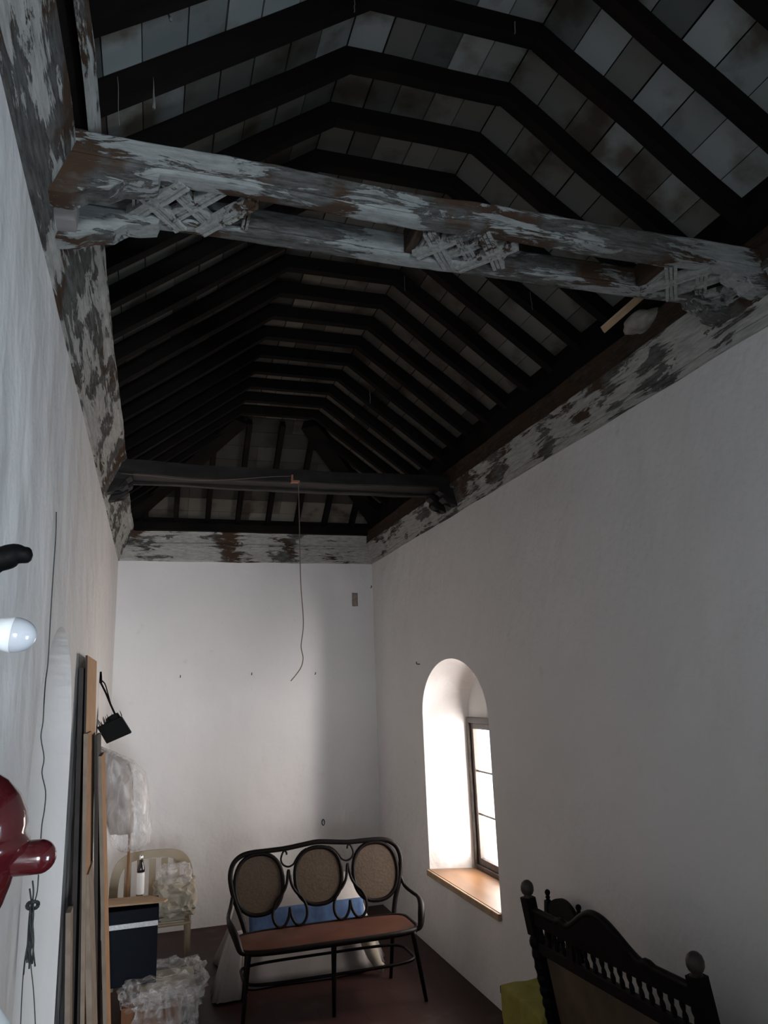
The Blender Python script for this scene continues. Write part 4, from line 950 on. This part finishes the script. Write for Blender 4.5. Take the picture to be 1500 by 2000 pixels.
# plastic chair behind
def mono():
    C = Vector((0.06, 6.95, 0)); r = empty('plastic_chair', C)
    bm = bmesh.new(); box(bm, -0.25, 0.37, 6.70, 7.12, 0.41, 0.435); ch('seat', bm, M_CREAM, r, bevel=0.012)
    bm = bmesh.new(); n_ = 24; o_, i_ = [], []
    for k in range(n_+1):
        t = PI*k/n_; o_.append((0.06+0.345*math.copysign(abs(math.cos(t))**0.6, math.cos(t)), 0.50+0.41*abs(math.sin(t))**0.5)); i_.append((0.06+0.275*math.copysign(abs(math.cos(t))**0.6, math.cos(t)), 0.50+0.35*abs(math.sin(t))**0.5))
    Yb = lambda z, d: 7.10+0.12*(z-0.43)+d
    F = [[bm.verts.new((x, Yb(z, d), z)) for x, z in L_] for L_ in (o_, i_) for d in (0, 0.03)]
    for a_, b_ in ((0, 2), (1, 3), (0, 1), (2, 3)):
        for k in range(n_): bm.faces.new((F[a_][k], F[a_][k+1], F[b_][k+1], F[b_][k]))
    for k in (0, n_): bm.faces.new((F[0][k], F[1][k], F[3][k], F[2][k]))
    box(bm, 0.34, 0.405, 7.105, 7.14, 0.42, 0.51); box(bm, -0.285, -0.22, 7.105, 7.14, 0.42, 0.51)
    ch('back_frame', bm, M_CREAM, r)
    bm = bmesh.new()
    for x in (-0.14, -0.04, 0.06, 0.16, 0.26):
        bar(bm, (x, 7.12, 0.43), (x, 7.165, 0.84), 0.055, 0.012, up=(0, 1, 0))
    ch('back_slats', bm, M_CREAM, r)
    for x, y in ((-0.22, 6.73), (0.34, 6.73), (-0.24, 7.12), (0.36, 7.12)):
        bm = bmesh.new(); tube(bm, [(x, y, 0.42), (x*1.02, y, 0.0)], [0.028, 0.02], 8); ch('leg', bm, M_CREAM, r)
    tag(r, 'cream plastic chair with a rounded back against the end wall, behind the navy box', 'chair')
mono()
z = papers('paper_stack', 0.13, 0.33, 6.72, 6.95, 0.436, 6, 4, 'pile of cream papers on the seat of the plastic chair')
crumple('paper_bundle', (0.24, 6.84, 0.60), (0.20, 0.20, 0.16), M_PAPER, 'off-white bundle on the papers on the plastic chair', 'bundle', 12, 0.03)
crumple('plastic_ball', (0.235, 6.85, 0.735), (0.16, 0.16, 0.12), M_FILM2, 'grey ball of crumpled plastic on top of the bundle on the plastic chair', 'plastic wrap', 15, 0.02)
papers('magazine_stack', 0.10, 0.30, 6.34, 6.60, 0.0, 12, 9, 'tall stack of cream magazines behind the wrapped papers', 'magazines')
# wrapped bundle on a pole
r = empty('wrapped_bundle', (-0.2, 6.5, 0))
bm = bmesh.new(); tube(bm, [Vector((-0.125, 6.45, 0.0)), Vector((-0.125, 6.45, 1.4))], 0.010, 8); o = ch('pole', bm, M_CARTON, r, smooth=True)
bm = bmesh.new(); N_ = 44; rows = []
sec = [(1458, 186, 192), (1475, 187, 232), (1490, 188, 262), (1515, 190, 284), (1550, 194, 292), (1590, 201, 296), (1625, 210, 298), (1650, 218, 292), (1664, 236, 272)]
for py, xa, xb in sec:
    a, b3 = at(xa, py, 1, 6.30), at(xb, py, 1, 6.30); c = (a+b3)/2; hw = (b3.x-a.x)/2; ring = []
    for k in range(N_):
        t = 2*PI*k/N_; f = 1+0.05*math.sin(t*9+py*0.01)+0.07*noise.noise(Vector((math.cos(t)*3, math.sin(t)*3, py*0.02)))
        ring.append(bm.verts.new((c.x+hw*math.cos(t)*(1+0.03*math.sin(py*0.1)), 6.36+min(0.12, hw*0.75)*math.sin(t)*f, c.z+0.006*math.sin(t*7))))
    rows.append(ring)
bm2 = bmesh.new(); rows2 = [[bm2.verts.new((c_.co.x*0+ (sum(v.co.x for v in R0)/N_)+(c_.co.x-(sum(v.co.x for v in R0)/N_))*0.86-0.012, 6.36+(c_.co.y-6.36)*0.8, c_.co.z-0.008)) for c_ in R0] for R0 in rows[:7]]
for RR, B_ in ((rows, bm), (rows2, bm2)):
    for A, B in zip(RR, RR[1:]):
        for k in range(N_): B_.faces.new((A[k], A[(k+1)%N_], B[(k+1)%N_], B[k]))
    B_.faces.new(RR[0]); B_.faces.new(RR[-1])
for v in bm2.verts:                                    # the cloth inside fills only the left part
    v.co.x = v.co.x if v.co.x < -0.14 else -0.14+(v.co.x+0.14)*0.3
ch('garment', bm2, M_TAUPE, r, smooth=True); ch('plastic_cover', bm, M_FILM2, r, smooth=True)
tag(r, 'taupe garment in a milky plastic cover on a thin pole beside the leaning boards', 'bundle')

# ------------------------------------------------------------------ things at the near left edge
# dark red turned stand with peg, black hook
def stand():
    yb = 1.40; axx = at(-62, 1590, 1, yb).x; r = empty('coat_stand', (axx, yb, 0))
    def z_(py): return at(-20, py, 1, yb).z
    zt = z_(1497)
    bm = bmesh.new(); k = 1.4/1433
    lathe(bm, [(0.004, zt), (0.030, zt-0.006), (0.055, zt-0.022), (0.074, zt-0.045), (0.086, zt-0.072), (0.0885, zt-0.092), (0.086, zt-0.103), (0.0875, zt-0.108), (0.094, zt-0.116), (0.094, zt-0.126), (0.086, zt-0.138), (0.076, zt-0.150), (0.074, zt-0.162), (0.070, zt-0.18), (0.060, zt-0.21), (0.04, zt-0.25), (0.025, zt-0.34), (0.022, zt-0.7), (0.03, zt-0.9), (0.022, 0.9), (0.03, 0.4), (0.035, 0.1)], 40)
    obj('column', bm, M_REDL, r, smooth=True)
    bm = bmesh.new(); lathe(bm, [(0.035, 0.1), (0.09, 0.07), (0.11, 0.03), (0.11, 0.0)], 32); obj('foot', bm, M_REDL, r, smooth=True)
    p = at(76, 1673, 1, yb)-Vector((axx, yb, 0)); bm = bmesh.new(); R_ = 0.0265
    pts = [Vector((0.0, 0, p.z-0.002)), Vector((p.x-0.05, 0, p.z)), p.copy()]; rs = [R_, R_, R_]
    for i in range(1, 8):
        t = i/7*PI/2; pts.append(p+Vector((math.sin(t)*R_, 0, 0))); rs.append(max(0.001, R_*math.cos(t)))
    tube(bm, pts, rs, 24); obj('peg', bm, M_REDL, r, smooth=True)
    tag(r, 'glossy dark red turned wooden stand with a rounded peg at the left edge', 'stand')
    # black arm and bulb are fixed to a bracket on the wall
    r2 = empty('lamp_bracket', (XL, yb, 2.44)); bm = bmesh.new()
    e = at(47, 1084, 1, yb); s0 = at(-60, 1100, 1, yb); mid = at(0, 1092, 1, yb)
    tube(bm, smooth_path([Vector((XL-0.02, yb, s0.z-0.0)), s0, mid, at(30, 1083, 1, yb), e, e+Vector((0.014, 0, 0))], 4), [0.026]*8+[0.0215]*3+[0.0205, 0.0195, 0.018, 0.0165, 0.0155, 0.0148, 0.0145, 0.0135, 0.010, 0.002], 14)
    ch('arm', bm, M_BLACK, r2, smooth=True)
    bm = bmesh.new(); q = at(-70, 1235, 1, yb); box(bm, XL-0.01, XL+0.02, yb-0.04, yb+0.04, q.z-0.05, e.z+0.04); ch('back_plate', bm, M_BLACK, r2, bevel=0.006)
    bm = bmesh.new(); d = Vector((1, 0, -0.12)).normalized(); M0 = Matrix.Translation(Vector((XL+0.015, yb, q.z+0.004))) @ d.to_track_quat('Z', 'Y').to_matrix().to_4x4()
    g = at(28, 1240, 1, yb); Lh = (g-Vector((XL+0.015, yb, q.z))).length
    lathe(bm, [(0.022, 0), (0.022, Lh-0.075)], 18, M0); ch('lamp_holder', bm, M_WHITEP, r2, smooth=True)
    tag(r2, 'black wall bracket with a rounded arm end at the left edge, above the light bulb', 'bracket')
    r3 = empty('light_bulb', g); M1 = d.to_track_quat('Z', 'Y').to_matrix().to_4x4()
    bm = bmesh.new(); lathe(bm, [(0.014, -0.085), (0.016, -0.06), (0.020, -0.045), (0.027, -0.022), (0.0305, -0.002)], 28, M1); obj('base', bm, M_WHITEP, r3, smooth=True)
    bm = bmesh.new(); lathe(bm, [(0.0302, -0.002)]+[(0.0302*math.cos(t), 0.036*math.sin(t)) for t in [i/9*PI/2*0.985 for i in range(10)]], 28, M1); obj('globe', bm, M_DOME, r3, smooth=True)
    tag(r3, 'white light bulb with a frosted globe pointing right at the left edge', 'light bulb')
stand()
# white covered corner at the bottom left
r = empty('side_table', (0, 0, 0))
bm = bmesh.new(); box(bm, -0.36, -0.18, 0.96, 1.21, 1.70, 1.73); ch('table_top', bm, M_DARKBD, r)
for x in (-0.345, -0.215):
    for y in (0.98, 1.20):
        bm = bmesh.new(); box(bm, x-0.012, x+0.012, y-0.012, y+0.012, 0, 1.70); ch('leg', bm, M_DARKBD, r)
tag(r, 'tall narrow table under the white cloth at the bottom left corner', 'table')
bm = draped('', [(1.835, -0.34, -0.20, 0.98, 1.19, 0.3), (1.825, -0.355, -0.18, 0.96, 1.22, 0.3), (1.79, -0.365, -0.158, 0.95, 1.235, 0.3), (1.68, -0.368, -0.150, 0.945, 1.24, 0.5), (1.45, -0.37, -0.145, 0.94, 1.245, 0.8)], None, '', '', n=60, seed=3)
tag(obj('white_cloth', bm, M_WHITEP, smooth=True), 'white cloth at the very bottom left corner of the picture', 'cloth')
